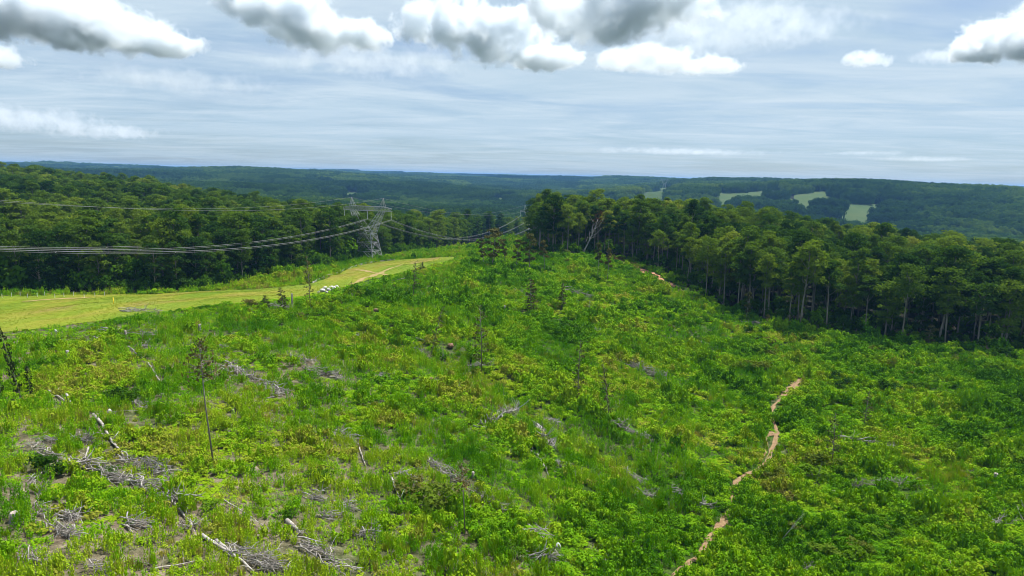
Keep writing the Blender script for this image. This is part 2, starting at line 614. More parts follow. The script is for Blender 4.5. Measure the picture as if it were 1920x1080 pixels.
# ------------------------------------------------------------------ ground sheet with its soils
def ground_material():
    m, k = material('ground_soil')
    tc = k.n('ShaderNodeTexCoord').outputs['Object']
    a = k.n('ShaderNodeAttribute', attribute_name='soil')      # red: green cover, green: forest floor, blue: bare
    sep = k.n('ShaderNodeSeparateColor'); k.link(a.outputs['Color'], sep.inputs[0])
    n1 = k.noise(tc, 0.9, 6.0, 0.68); n2 = k.noise(tc, 0.12, 4.0, 0.6); n3 = k.noise(tc, 5.0, 3.0, 0.6)
    litter = k.ramp(n1, [(0.30, (0.055, 0.040, 0.028)), (0.5, (0.17, 0.125, 0.095)), (0.72, (0.34, 0.27, 0.215))])
    green = k.ramp(n1, [(0.3, (0.012, 0.026, 0.004)), (0.55, (0.032, 0.068, 0.006)), (0.75, (0.07, 0.12, 0.010))])
    g = k.math('ADD', sep.outputs[0], k.math('MULTIPLY', k.math('SUBTRACT', n2, 0.5), 1.4))
    g = k.math('ADD', g, k.math('MULTIPLY', k.math('SUBTRACT', n3, 0.5), 0.9), clamp=True)
    col = k.mix(g, litter, green)
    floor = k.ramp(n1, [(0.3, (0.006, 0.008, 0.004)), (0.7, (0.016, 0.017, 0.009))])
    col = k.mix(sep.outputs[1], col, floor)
    d = k.n('ShaderNodeBsdfPrincipled'); k.link(col, d.inputs['Base Color'])
    d.inputs['Roughness'].default_value = 0.95; d.inputs['Specular IOR Level'].default_value = 0.1
    b = k.n('ShaderNodeBump'); b.inputs['Strength'].default_value = 0.7; b.inputs['Distance'].default_value = 0.25
    k.link(n1, b.inputs['Height']); k.link(b.outputs[0], d.inputs['Normal'])
    o = k.n('ShaderNodeOutputMaterial'); k.link(d.outputs[0], o.inputs[0])
    return m


def bareness(x, y):
    """how bare the clear-felled slope is: the spur on the left shows litter between its weeds"""
    spur = sstep(26, -30, x + 0.10 * (y - 90)) * sstep(185, 95, y)
    return np.clip(spur * (0.66 + 0.22 * fbm(x, y, 16.0, 31, 3)), 0, 1)


def make_ground():
    me, X, Y = build_ground()
    x, y = X.ravel(), Y.ravel()
    op = inside(OPEN, x, y)
    de = np.minimum(dist_line(EDGES[0], x, y), dist_line(EDGES[1], x, y))
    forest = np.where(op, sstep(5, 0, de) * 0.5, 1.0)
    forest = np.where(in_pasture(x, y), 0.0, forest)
    cover = np.clip(1.0 - 0.75 * bareness(x, y), 0, 1)
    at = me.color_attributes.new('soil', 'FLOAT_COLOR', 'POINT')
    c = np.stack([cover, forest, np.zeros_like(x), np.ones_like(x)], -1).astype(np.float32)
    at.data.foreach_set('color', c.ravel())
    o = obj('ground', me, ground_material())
    o['kind'] = 'structure'; o['label'] = 'rolling ground of the clear-felled slope and the valley'


make_ground()


def loft(name, A, B, n, m, mat, lift, label, edge_noise=0.0, seed=0):
    A = resample(A, n); B = resample(B, n)
    t = np.linspace(0, 1, m)[:, None, None]
    P = A[None] * (1 - t) + B[None] * t
    if edge_noise:
        d = B - A; d /= np.linalg.norm(d, axis=1, keepdims=True) + 1e-9
        P[0] += d * (fbm(A[:, 0], A[:, 1], 3.0, seed, 3) * edge_noise)[:, None]
        P[-1] += d * (fbm(B[:, 0], B[:, 1], 3.0, seed + 7, 3) * edge_noise)[:, None]
    Z = height(P[..., 0], P[..., 1]) + lift
    i = np.arange(n * m).reshape(m, n)
    f = np.stack([i[:-1, :-1], i[:-1, 1:], i[1:, 1:], i[1:, :-1]], -1).reshape(-1, 4)
    me = mesh_from(name, np.concatenate([P, Z[..., None]], -1).reshape(-1, 3), f, True)
    o = obj(name, me, mat)
    o['kind'] = 'structure'; o['label'] = label
    return o


def ribbon(name, line, width, mat, lift, label, seed=0, step=0.6, taper=True):
    L = smooth_line(line, step)
    d = np.gradient(L, axis=0); d /= np.linalg.norm(d, axis=1, keepdims=True) + 1e-9
    nrm = np.stack([-d[:, 1], d[:, 0]], -1)
    s = np.linspace(0, 1, len(L))
    w = width * (1 + 0.5 * fbm(s * 60, s * 0, 2.2, seed, 3))
    if taper: w = w * np.minimum(1, np.minimum(s, 1 - s) * 14 + 0.1)
    w = np.maximum(w, 0.06)
    wob = 0.35 * width * fbm(s * 60, s * 0 + 5, 5.0, seed + 3, 3)
    m = 5
    P = np.stack([L + nrm * (wob + w * k + 0.25 * width * fbm(s * 90, s * 0 + k * 9, 1.2, seed + 5, 2) * abs(k) * 2)[:, None] for k in np.linspace(-0.5, 0.5, m)], 0)
    Z = height(P[..., 0], P[..., 1]) + lift
    Z[1:-1] += 0.03
    n = len(L)
    i = np.arange(n * m).reshape(m, n)
    f = np.stack([i[:-1, :-1], i[:-1, 1:], i[1:, 1:], i[1:, :-1]], -1).reshape(-1, 4)
    me = mesh_from(name, np.concatenate([P, Z[..., None]], -1).reshape(-1, 3), f, True)
    o = obj(name, me, mat)
    o['kind'] = 'structure'; o['label'] = label
    return o


def field_material():
    m, k = material('mown_hay')
    tc = k.n('ShaderNodeTexCoord').outputs['Object']
    v = k.mapping(tc, scale=(1.0, 0.35, 1.0), rot=(0, 0, 0.25))
    n1 = k.noise(v, 0.045, 4.0, 0.55, 0.5); n2 = k.noise(tc, 0.8, 6.0, 0.7); n3 = k.noise(v, 0.10, 3.0, 0.5, 0.3)
    base = k.ramp(n1, [(0.32, (0.095, 0.175, 0.009)), (0.44, (0.165, 0.22, 0.014)), (0.53, (0.225, 0.23, 0.026)), (0.62, (0.235, 0.195, 0.045)), (0.72, (0.26, 0.195, 0.08))])
    fresh = k.mix(k.maprange(n3, 0.48, 0.62, 0.0, 0.7, True), base, (0.16, 0.225, 0.02))
    col = k.mix(k.maprange(n2, 0.3, 0.75, 0.0, 0.55), fresh, k.mix(1.0, fresh, (0.45, 0.5, 0.35), 'MULTIPLY'))
    d = k.n('ShaderNodeBsdfPrincipled'); k.link(col, d.inputs['Base Color'])
    d.inputs['Roughness'].default_value = 0.95; d.inputs['Specular IOR Level'].default_value = 0.1
    b = k.n('ShaderNodeBump'); b.inputs['Strength'].default_value = 0.6; b.inputs['Distance'].default_value = 0.12
    k.link(n2, b.inputs['Height']); k.link(b.outputs[0], d.inputs['Normal'])
    o = k.n('ShaderNodeOutputMaterial'); k.link(d.outputs[0], o.inputs[0])
    return m


M_FIELD = field_material()
loft('mown_field', FIELD_NEAR and NEAR_L, FAR_L, 260, 40, M_FIELD, 0.10, 'yellow green mown hay strip below the pylon', 1.2, 3)
M_TRAIL = rough_material('trail_clay', (0.10, 0.062, 0.030), (0.21, 0.135, 0.068), 2.6, c3=(0.32, 0.225, 0.13), bump=0.5)
M_RED = rough_material('red_clay', (0.20, 0.085, 0.045), (0.36, 0.17, 0.09), 0.8, c3=(0.42, 0.25, 0.16), bump=0.5)
ribbon('trail', TRAIL, 0.75, M_TRAIL, 0.12, 'bare clay trail winding up the hollow', 4)
ribbon('trail', TRAIL4, 1.3, M_TRAIL, 0.13, 'last bare bit of trail below the wood', 74)
ribbon('trail', TRAIL2, 0.55, M_TRAIL, 0.13, 'faint second rut beside the clay trail', 14)
ribbon('trail', TRAIL3, 0.5, M_TRAIL, 0.13, 'short side rut of the clay trail', 24)
ribbon('trail', hits([(1462, 752), (1480, 734), (1497, 716), (1513, 702)]), 2.0, M_TRAIL, 0.15, 'wide bare clay patch on the upper trail', 44)
ribbon('trail', hits([(1434, 818), (1446, 812), (1462, 818)]), 1.5, M_TRAIL, 0.15, 'bare clay patch at the fork of the trail', 54)
M_TRK = rough_material('worn_hay', (0.15, 0.12, 0.035), (0.27, 0.205, 0.075), 0.7, c3=(0.33, 0.25, 0.11))
ribbon('wheel_track', hits([(655, 535), (690, 520), (735, 503), (790, 491)]), 1.6, M_TRK, 0.17, 'worn wheel track along the mown strip', 61, step=1.5)
ribbon('wheel_track', hits([(668, 506), (700, 512), (738, 520)]), 2.0, M_TRK, 0.18, 'worn wheel track crossing the mown strip', 64, step=1.5)
ribbon('wheel_track', hits([(40, 566), (110, 561), (170, 559)]), 2.2, M_TRK, 0.17, 'bare worn patch at the far hay margin', 67, step=1.5)
ribbon('dirt_track', DIRT, 5.0, M_RED, 0.14, 'red dirt track along the edge of the wood', 34, step=1.5)
M_PAST = rough_material('pasture_grass', (0.022, 0.055, 0.007), (0.036, 0.070, 0.009), 0.02, c3=(0.055, 0.078, 0.016))
for i, (cx, cy, a, b) in enumerate(PAST):
    t = np.linspace(0, 2 * np.pi, 73)[:-1]
    rr = np.linspace(0, 1, 12)
    sx = np.sign(np.cos(t)) * np.abs(np.cos(t)) ** 0.5; sy = np.sign(np.sin(t)) * np.abs(np.sin(t)) ** 0.5
    yy = cy + rr[:, None] * sy * (b + 14)
    P = np.stack([cx * yy / cy + rr[:, None] * sx * (a + 14), yy], -1)
    Z = height(P[..., 0], P[..., 1]) + 1.6
    n, mm = len(t), len(rr)
    ii = np.arange(n * mm).reshape(mm, n); jj = np.roll(ii, -1, axis=1)
    f = np.stack([ii[:-1], jj[:-1], jj[1:], ii[1:]], -1).reshape(-1, 4)
    o = obj('pasture', mesh_from('pasture', np.concatenate([P, Z[..., None]], -1).reshape(-1, 3), f, True), M_PAST)
    o['kind'] = 'structure'; o['label'] = 'pale green pasture among the far woods'

# ------------------------------------------------------------------ scattering: points with scale, turn, tint and kind, one plant mesh per kind
def scatter(name, pts, rz, sc, tint, idx, meshes, label, tilt=None, kind='stuff'):
    col = bpy.data.collections.new(name + '_kinds')
    for i, me in enumerate(meshes):
        o = bpy.data.objects.new('%s_kind_%02d' % (name, i), me)
        col.objects.link(o)
    me = bpy.data.meshes.new(name)
    me.vertices.add(len(pts)); me.vertices.foreach_set('co', np.asarray(pts, np.float32).ravel())
    N = len(pts)
    rot = np.zeros((N, 3), np.float32); rot[:, 2] = rz
    if tilt is not None: rot[:, :2] = tilt
    a = me.attributes.new('turn', 'FLOAT_VECTOR', 'POINT'); a.data.foreach_set('vector', rot.ravel())
    sc = np.asarray(sc, np.float32)
    if sc.ndim == 1: sc = np.repeat(sc[:, None], 3, 1)
    a = me.attributes.new('size', 'FLOAT_VECTOR', 'POINT'); a.data.foreach_set('vector', sc.ravel())
    a = me.attributes.new('tint', 'FLOAT', 'POINT'); a.data.foreach_set('value', np.asarray(tint, np.float32))
    a = me.attributes.new('pick', 'INT', 'POINT'); a.data.foreach_set('value', np.asarray(idx, np.int32))
    ng = bpy.data.node_groups.new(name + '_scatter', 'GeometryNodeTree')
    ng.interface.new_socket('Geometry', in_out='INPUT', socket_type='NodeSocketGeometry')
    ng.interface.new_socket('Geometry', in_out='OUTPUT', socket_type='NodeSocketGeometry')
    N_ = ng.nodes.new
    gi, go = N_('NodeGroupInput'), N_('NodeGroupOutput')
    ci = N_('GeometryNodeCollectionInfo'); ci.inputs[0].default_value = col
    ci.inputs[1].default_value = True; ci.inputs[2].default_value = True
    iop = N_('GeometryNodeInstanceOnPoints'); iop.inputs['Pick Instance'].default_value = True

    def att(nm, typ):
        q = N_('GeometryNodeInputNamedAttribute'); q.data_type = typ; q.inputs[0].default_value = nm
        return q.outputs[0]
    L = ng.links.new
    L(gi.outputs[0], iop.inputs['Points']); L(ci.outputs[0], iop.inputs['Instance'])
    L(att('pick', 'INT'), iop.inputs['Instance Index']); L(att('turn', 'FLOAT_VECTOR'), iop.inputs['Rotation'])
    L(att('size', 'FLOAT_VECTOR'), iop.inputs['Scale'])
    L(iop.outputs[0], go.inputs[0])
    o = obj(name, me)
    md = o.modifiers.new('scatter', 'NODES'); md.node_group = ng
    o['kind'] = kind; o['label'] = label
    return o


# ------------------------------------------------------------------ trees
M_BARK = rough_material('bark_grey', (0.10, 0.085, 0.07), (0.27, 0.24, 0.205), 1.6, stretch=(3, 3, 0.6), bump=0.4)
M_BARK_PALE = rough_material('bark_pale', (0.10, 0.088, 0.074), (0.27, 0.245, 0.21), 1.4, stretch=(3, 3, 0.5), bump=0.4)
LEAF_STOPS = [(0.0, (0.022, 0.056, 0.012)), (0.3, (0.052, 0.108, 0.017)), (0.55, (0.100, 0.165, 0.020)), (0.8, (0.150, 0.215, 0.025)), (1.0, (0.20, 0.235, 0.036))]
M_LEAF = leaf_material('broad_leaves', LEAF_STOPS, 0.40, 0.34, 0.45)


def tree_meshes(seed, h, bare, rx, nl, leaf, nleaf, fork=0.35, lean=0.0, r0=0.30, top_heavy=1.0, sparse=1.0):
    """trunk-with-limbs mesh and leaf mesh of one broadleaf tree, foot at the origin"""
    rng = np.random.default_rng(seed)
    mb = MB()
    zb = h * bare
    ht = h * 0.86
    n = 7
    wob = np.cumsum(rng.normal(0, 0.16, (n, 2)), 0)
    tr = [(wob[i, 0] * i / n + lean * h * (i / (n - 1)) ** 1.3, wob[i, 1] * i / n, ht * i / (n - 1)) for i in range(n)]
    tr[0] = (0, 0, -0.6)
    mb.tube(tr, [r0 * (1.25 if i == 0 else 1.0) * (1 - 0.82 * i / (n - 1)) for i in range(n)], 7)
    top = np.array(tr[-1])

    def on_trunk(z):
        zz = [q[2] for q in tr]
        return np.array([np.interp(z, zz, [q[0] for q in tr]), np.interp(z, zz, [q[1] for q in tr]), z])
    cz = (zb + h) / 2; rz = (h - zb) / 2
    lobes = []
    for i in range(nl):
        f = (i + 0.5) / nl
        zc = zb + (h - zb) * (0.10 + 0.80 * f)
        e = math.sqrt(max(0.05, 1 - ((zc - cz) / (rz * 1.08)) ** 2)) if top_heavy == 1.0 else (0.45 + 0.55 * math.sin(math.pi * min(1, 0.25 + 0.75 * f)))
        a = i * 2.399 + rng.uniform(-0.5, 0.5)
        rr = rx * e * rng.uniform(0.35, 0.80)
        c = on_trunk(min(zc, ht)) + np.array([math.cos(a) * rr, math.sin(a) * rr, zc - min(zc, ht)])
        R = rx * rng.uniform(0.34, 0.55)
        lobes.append((c, R))
        s0 = on_trunk(max(zb * 0.9, zc - rng.uniform(1.5, 4.0) - rr * 0.5)) if zc > zb else on_trunk(zc * 0.9)
        mid = s0 * 0.5 + c * 0.5 + np.array([0, 0, -0.10 * rr]) + rng.normal(0, 0.25, 3)
        mb.tube([s0, mid, c], [r0 * 0.34, r0 * 0.22, r0 * 0.08], 5, cap=False)
        for _ in range(2):
            q = c + rng.normal(0, 0.5, 3) * R
            mb.tube([mid * 0.4 + c * 0.6, q], [r0 * 0.12, r0 * 0.04], 4, cap=False)
    lobes.append((top + np.array([0, 0, h * 0.05]), rx * 0.42))
    C, Nn = [], []
    tot = sum(R * R for _, R in lobes)
    for c, R in lobes:
        m = int(nleaf * R * R / tot)
        q = rng.normal(0, 1, (m, 3)); q /= np.linalg.norm(q, axis=1, keepdims=True)
        q[:, 2] = np.where(q[:, 2] < -0.25, -q[:, 2] * 0.8, q[:, 2])
        rad = R * rng.uniform(0.62, 1.08, m) * (1 + 0.22 * np.sin(q[:, 0] * 7 + q[:, 1] * 5 + seed) * np.cos(q[:, 2] * 6))
        if sparse < 1: rad = R * rng.uniform(0.2, 1.1, m)
        C.append(c + q * rad[:, None] * np.array([1.05, 1.05, 0.82])); Nn.append(q)
    C = np.concatenate(C); Nn = np.concatenate(Nn)
    v, f = leaf_quads(C, Nn, leaf, rng)
    return mb.mesh('trunk', True), mesh_from('crown', v, f)


def with_mat(me, mat):
    me.materials.append(mat); return me


TALL, FULL = [], []
for i, (h, bare, rx, nl, fk) in enumerate([(27, .50, 4.4, 10, 0), (26, .46, 4.9, 12, 0), (28, .54, 4.0, 9, 0), (24, .42, 4.2, 10, 0), (26.5, .50, 5.3, 12, 0), (25, .58, 3.6, 8, 0)]):
    t, c = tree_meshes(100 + i, h, bare, rx, nl, 0.62, 2600, r0=0.27, lean=[0, .03, -.02, .05, -.04, .02][i], top_heavy=0.9)
    TALL.append((with_mat(t, M_BARK_PALE), with_mat(c, M_LEAF)))
for i, (h, bare, rx, nl) in enumerate([(25, .16, 4.6, 16), (23, .10, 5.0, 17), (27, .24, 4.6, 16), (22, .06, 4.4, 16), (26, .30, 5.2, 15), (20, .05, 4.0, 14)]):
    t, c = tree_meshes(200 + i, h, bare, rx, nl, 0.66, 3200, r0=0.28)
    FULL.append((with_mat(t, M_BARK), with_mat(c, M_LEAF)))


def joined(t, c, name):
    """trunk and crown of a tree as one mesh for the mass of the wood"""
    me = bpy.data.meshes.new(name)
    import bmesh
    bm = bmesh.new(); bm.from_mesh(t); nt = len(bm.faces); bm.from_mesh(c)
    bm.faces.ensure_lookup_table()
    for k_, f in enumerate(bm.faces): f.material_index = 0 if k_ < nt else 1
    bm.to_mesh(me); bm.free()
    me.materials.append(t.materials[0]); me.materials.append(c.materials[0])
    return me


def jitter_grid(x0, x1, y0, y1, s, seed, jit=0.42):
    rng = np.random.default_rng(seed)
    X, Y = np.meshgrid(np.arange(x0, x1, s), np.arange(y0, y1, s))
    X = X + rng.uniform(-jit, jit, X.shape) * s; Y = Y + rng.uniform(-jit, jit, Y.shape) * s
    return X.ravel(), Y.ravel(), rng


def plant_forest():
    x, y, rng = jitter_grid(-820, 820, 110, 900, 6.6, 7)
    fov = np.abs(x) < 0.80 * y + 45
    ok = fov & ~inside(OPEN, x, y) & (np.hypot(x, y - 150) < 800)
    x, y = x[ok], y[ok]
    dl, dr = dist_line(EDGES[0], x, y), dist_line(EDGES[1], x, y)
    dc = np.minimum(dist_line(np.array(CORR_L), x, y), dist_line(np.array(CORR_R), x, y))
    de = np.minimum(dl, dr)
    keep = (de > 1.0) & (dc > 3.0) & ((de < 34) | (rng.random(len(x)) < 0.80))
    x, y, dl, dr, de = x[keep], y[keep], dl[keep], dr[keep], de[keep]
    z = height(x, y)
    right = dr < dl
    n = len(x)
    rz = rng.uniform(0, 6.283, n)
    sc = 0.86 * np.clip(rng.normal(0.98, 0.15, n), 0.6, 1.3)
    wid = rng.uniform(0.88, 1.4, n)
    tint = np.clip(0.42 + 0.30 * fbm(x, y, 45.0, 81, 3) + rng.normal(0, 0.13, n), 0.02, 0.98)
    front = de < 13
    kindi = np.where(right & (de < 30) & (rng.random(n) < np.where(de < 10, 0.80, 0.6)), rng.integers(0, 6, n), np.where(rng.random(n) < 0.3, rng.integers(0, 6, n), 6 + rng.integers(0, 6, n)))
    kindi = np.where((~right) & (de < 9), 6 + rng.integers(0, 6, n), kindi)
    px, py, w = project(x, y, z)
    seen = (px > -25) & (px < 1945)
    score = np.where(front & seen, 1000.0 / w + np.where(de < 7, 2.0, 0), 0)
    order = np.argsort(-score)[:278]
    order = order[score[order] > 0]
    own = np.zeros(n, bool); own[order] = True
    # the single trees of the two front rows
    cells = {}
    for i in sorted(order, key=lambda i: px[i]):
        u = px[i]
        if right[i]:
            reg = ('beside the power line cut' if u < 1040 else 'behind the leaning dead tree' if u < 1150 else 'above the red dirt track' if u < 1300 else
                   'downhill of the red track' if u < 1450 else 'behind the top of the trail' if u < 1620 else 'behind the far side shrubs' if u < 1780 else 'at the frame edge past the trail')
        else:
            reg = ('behind the hay at the frame edge' if u < 110 else 'behind the yellow post' if u < 300 else 'at the foot of the weedy bank' if u < 430 else
                   'along the weedy bank' if u < 620 else 'behind the pylon' if u < 760 else 'past the pylon' if u < 850 else 'at the bend of the cut')
        tone = 'dark green' if tint[i] < 0.33 else 'mid green' if tint[i] < 0.5 else 'olive'
        form = 'bare-trunked' if kindi[i] < 6 else 'leafy'
        row = 'front row' if de[i] < 7 else 'second row'
        cells.setdefault((reg, tone, form, row), []).append(i)
    ORD = 'leftmost second third fourth fifth sixth seventh eighth ninth tenth eleventh twelfth thirteenth fourteenth fifteenth sixteenth seventeenth eighteenth nineteenth twentieth'.split()
    for (reg, tone, form, row), ids in cells.items():
        for k_, i in enumerate(ids):
            t, c = (TALL[kindi[i]] if kindi[i] < 6 else FULL[kindi[i] - 6])
            e = empty('broadleaf_tree', (x[i], y[i], z[i]), rz[i]); e.scale = (sc[i] * wid[i], sc[i] * wid[i], sc[i])
            obj('trunk', t, parent=e); cr = obj('crown', c, parent=e)
            cr['tint'] = float(tint[i])
            lead = '' if len(ids) == 1 else ORD[min(k_, 19)] + ' '
            tag(e, '%s%s %s tree %s, %s' % (lead, tone, form, reg, row), 'tree',
                'trees along the edge of the wood behind the trail' if right[i] else 'trees along the edge of the wood behind the pylon')
    rest = ~own
    meshes = [joined(t, c, 'wood_tree') for t, c in TALL + FULL]
    scatter('forest', np.stack([x, y, z], -1)[rest], rz[rest], np.stack([sc * wid, sc * wid, sc], -1)[rest], tint[rest], kindi[rest], meshes, 'dense broadleaf wood behind the edge trees on both sides of the clearing')
    print('forest', n, 'own', own.sum(), 'left', (own & ~right).sum())


plant_forest()


def plant_far():
    rng = np.random.default_rng(77)
    meshes = []
    for s in range(4):
        V, F, n = [], [], 0
        S = 30.0
        gx, gy = np.meshgrid(np.arange(-S, S, 7.6), np.arange(-S, S, 7.6))
        for cx, cy in zip(gx.ravel(), gy.ravel()):
            cx += rng.uniform(-3.2, 3.2); cy += rng.uniform(-3.2, 3.2)
            hh = rng.uniform(13, 26); R = rng.uniform(4.0, 7.6)
            m = 170
            q = rng.normal(0, 1, (m, 3)); q /= np.linalg.norm(q, axis=1, keepdims=True); q[:, 2] = np.abs(q[:, 2]) * 1.3 - 0.45
            lob = 1 + 0.25 * np.sin(q[:, 0] * 5 + cx) * np.sin(q[:, 1] * 5 + cy)
            c = np.array([cx, cy, hh - R]) + q * R * lob[:, None] * np.array([1, 1, 1.1])
            v, f = leaf_quads(c, q, 1.9, rng, 0.8, 0.5)
            V.append(v); F.append(f + n); n += len(v)
            sv = np.array([[cx - R * .7, cy, 0], [cx + R * .7, cy, 0], [cx + R * .5, cy, hh - R * .6], [cx - R * .5, cy, hh - R * .6]])
            V.append(sv); F.append(np.array([[0, 1, 2, 3]]) + n); n += 4
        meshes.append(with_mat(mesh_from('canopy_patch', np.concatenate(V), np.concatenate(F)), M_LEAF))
    P, SC, T = [], [], []
    for (r0, r1, step, s) in ((700, 2600, 44, 1.0), (2600, 5200, 74, 1.6), (5200, 13500, 150, 3.0)):
        x, y, g = jitter_grid(-r1 * 0.82, r1 * 0.82, 200, r1, step, int(r0))
        rr = np.hypot(x, y)
        de = np.hypot(x, y - 150)
        ok = (rr < r1) & ((rr >= r0) if r0 > 700 else (de >= 790)) & (np.abs(x) < 0.79 * y + 60)
        x, y = x[ok], y[ok]
        ok = ~in_pasture(x, y, 16 * s) & ~inside(OPEN, x, y) & (np.minimum(dist_line(np.array(CORR_L), x, y), dist_line(np.array(CORR_R), x, y)) > 26)
        ok &= (rr_gap(x, y, s) > 0)
        x, y = x[ok], y[ok]
        P.append(np.stack([x, y, height(x, y) - 1.0 * s], -1))
        sz = np.stack([np.full(len(x), s), np.full(len(x), s), np.full(len(x), 1.0 + 0.12 * (s - 1))], -1)
        SC.append(sz); T.append(np.clip(0.22 + 0.34 * fbm(x, y, 300.0, 91, 3), 0, 1))  # darker, patchy leaf tint stands in for cloud shadow and relief shading on hills
    P, SC, T = np.concatenate(P), np.concatenate(SC), np.concatenate(T)
    n = len(P)
    print('far patches', n)
    # finer margin trees round the pastures, so that their outlines are not straight
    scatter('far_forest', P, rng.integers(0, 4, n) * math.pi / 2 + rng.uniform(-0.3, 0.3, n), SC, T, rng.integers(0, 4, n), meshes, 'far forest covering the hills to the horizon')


def rr_gap(x, y, s):
    return np.ones_like(x)


plant_far()
# ------------------------------------------------------------------ pylon and its wires
M_STEEL = rough_material('galvanised_steel', (0.25, 0.26, 0.265), (0.38, 0.39, 0.395), 0.6, rough=0.6, spec=0.4)
M_INSUL = rough_material('insulator_glass', (0.45, 0.46, 0.47), (0.62, 0.62, 0.62), 2.0, rough=0.3, spec=0.5)
M_WIRE = rough_material('aluminium_wire', (0.22, 0.225, 0.23), (0.32, 0.325, 0.33), 0.2, rough=0.5, spec=0.4)
LINE_DIR = np.array([0.28, 0.96]); LINE_DIR /= np.linalg.norm(LINE_DIR)
ARM_DIR = np.array([LINE_DIR[1], -LINE_DIR[0]])
TW = (-74.6, 354.3)
TW_Z = float(height(*TW))
TW2 = (TW[0] + LINE_DIR[0] * 336, TW[1] + LINE_DIR[1] * 336)
TW2_Z = float(height(*TW2))


def strut(mb, a, b, r=0.11):
    mb.tube([a, b], r * 0.98, 4, cap=False)


def tower_parts():
    """list of (name, mesh) for a flat-topped pylon; x along the crossarm, y along the line"""
    out = []
    zw, zb, zt = 13.2, 25.0, 27.2
    hb, hw = 5.6, 3.3
    k = lambda z: hb + (hw - hb) * z / zw
    for sx in (-1, 1):
        for sy in (-1, 1):
            mb = MB(); mb.tube([(sx * hb, sy * hb, -0.5), (sx * hw, sy * hw, zw)], 0.19, 4)
            out.append(('leg', mb.mesh('leg')))
    for face in range(4):                       # lattice of each side of the body
        mb = MB()
        c, s = (1, 0) if face % 2 == 0 else (0, 1)
        sg = 1 if face < 2 else -1

        def P(t, z, w=None):
            w = k(z) if w is None else w
            return (t * w, sg * k(z), z) if c else (sg * k(z), t * w, z)
        for z0, z1 in ((0.0, 4.6), (4.6, 8.8), (8.8, zw)):
            strut(mb, P(-1, z0), P(0, z1), 0.10); strut(mb, P(1, z0), P(0, z1), 0.10)
            strut(mb, P(-1, z1), P(1, z1), 0.13)
            strut(mb, P(-1, (z0 + z1) / 2), P(-0.5, (z0 + z1) / 2), 0.07); strut(mb, P(1, (z0 + z1) / 2), P(0.5, (z0 + z1) / 2), 0.07)
            strut(mb, P(-1, (z0 + z1) / 2), P(-0.25, z1), 0.06); strut(mb, P(1, (z0 + z1) / 2), P(0.25, z1), 0.06)
        out.append(('bracing', mb.mesh('bracing')))
    for sx in (-1, 1):                          # two spreading arms of the head
        mb = MB()
        outer = lambda t, sy: (sx * (hw + (9.3 - hw) * t), sy * (hw + (1.0 - hw) * t), zw + (zb - zw) * t)
        inner = lambda t, sy: (sx * (-1.4 + (7.0 + 1.4) * t), sy * (hw + (1.0 - hw) * t), zw + (zb - zw) * t)
        N = 7
        for sy in (-1, 1):
            strut(mb, outer(0, sy), outer(1, sy), 0.16); strut(mb, inner(0, sy), inner(1, sy), 0.14)
            for i in range(N):
                a, b = i / N, (i + 1) / N
                if i % 2: strut(mb, outer(a, sy), inner(b, sy), 0.08)
                else: strut(mb, inner(a, sy), outer(b, sy), 0.08)
        for i in range(N + 1):
            strut(mb, outer(i / N, -1), outer(i / N, 1), 0.07); strut(mb, inner(i / N, -1), inner(i / N, 1), 0.07)
        for i in range(N):
            strut(mb, outer(i / N, -1), outer((i + 1) / N, 1), 0.06)
        out.append(('head_arm', mb.mesh('head_arm')))
    mb = MB()                                   # the bridge
    X = np.linspace(-13.6, 13.6, 19)
    top = lambda x: zt - 0.9 * max(0, (abs(x) - 9) / 4.6) ** 1.0
    for sy in (-1, 1):
        wd = lambda x: 1.0 * (1 - 0.75 * max(0, (abs(x) - 9) / 4.6))
        for a, b in zip(X[:-1], X[1:]):
            strut(mb, (a, sy * wd(a), zb), (b, sy * wd(b), zb), 0.13)
            strut(mb, (a, sy * wd(a), top(a)), (b, sy * wd(b), top(b)), 0.13)
            strut(mb, (a, sy * wd(a), zb), (b, sy * wd(b), top(b)), 0.08)
            strut(mb, (a, sy * wd(a), zb), (a, sy * wd(a), top(a)), 0.07)
    for a, b in zip(X[:-1], X[1:]):
        strut(mb, (a, -1, zb), (b, 1, zb), 0.06); strut(mb, (a, -0.8, top(a)), (b, 0.8, top(b)), 0.06)
    out.append(('crossarm', mb.mesh('crossarm')))
    for sx in (-1, 1):
        mb = MB()
        apex = (sx * 9.0, 0, 31.6)
        for dx in (-1.3, 1.3):
            for dy in (-1, 1):
                strut(mb, (sx * 8.4 + dx, dy, zt - 0.1), apex, 0.10)
        for t in (0.35, 0.65):
            strut(mb, (sx * 8.4 - 1.3 * (1 - t), 0, zt + 4.4 * t), (sx * 8.5 + 1.3 * (1 - t), 0, zt + 4.4 * t), 0.06)
        out.append(('peak', mb.mesh('peak')))
    for x in (-13.2, 0, 13.2):
        mb = MB()
        pts, rad = [], []
        for i in range(19):
            z = zb - 0.1 - 4.1 * i / 18
            pts.append((x, 0, z)); rad.append(0.16 if i % 2 else 0.07)
        mb.tube(pts, rad, 6)
        out.append(('insulator', mb.mesh('insulator')))
    return out


def make_tower(x, y, z, label, parts, scale=1.0):
    e = empty('pylon', (x, y, z), math.atan2(ARM_DIR[1], ARM_DIR[0]))
    e.scale = (scale,) * 3
    for nm, me in parts: obj(nm, me, M_INSUL if nm == 'insulator' else M_STEEL, e)
    tag(e, label, 'pylon', 'pylons along the power line')
    return e


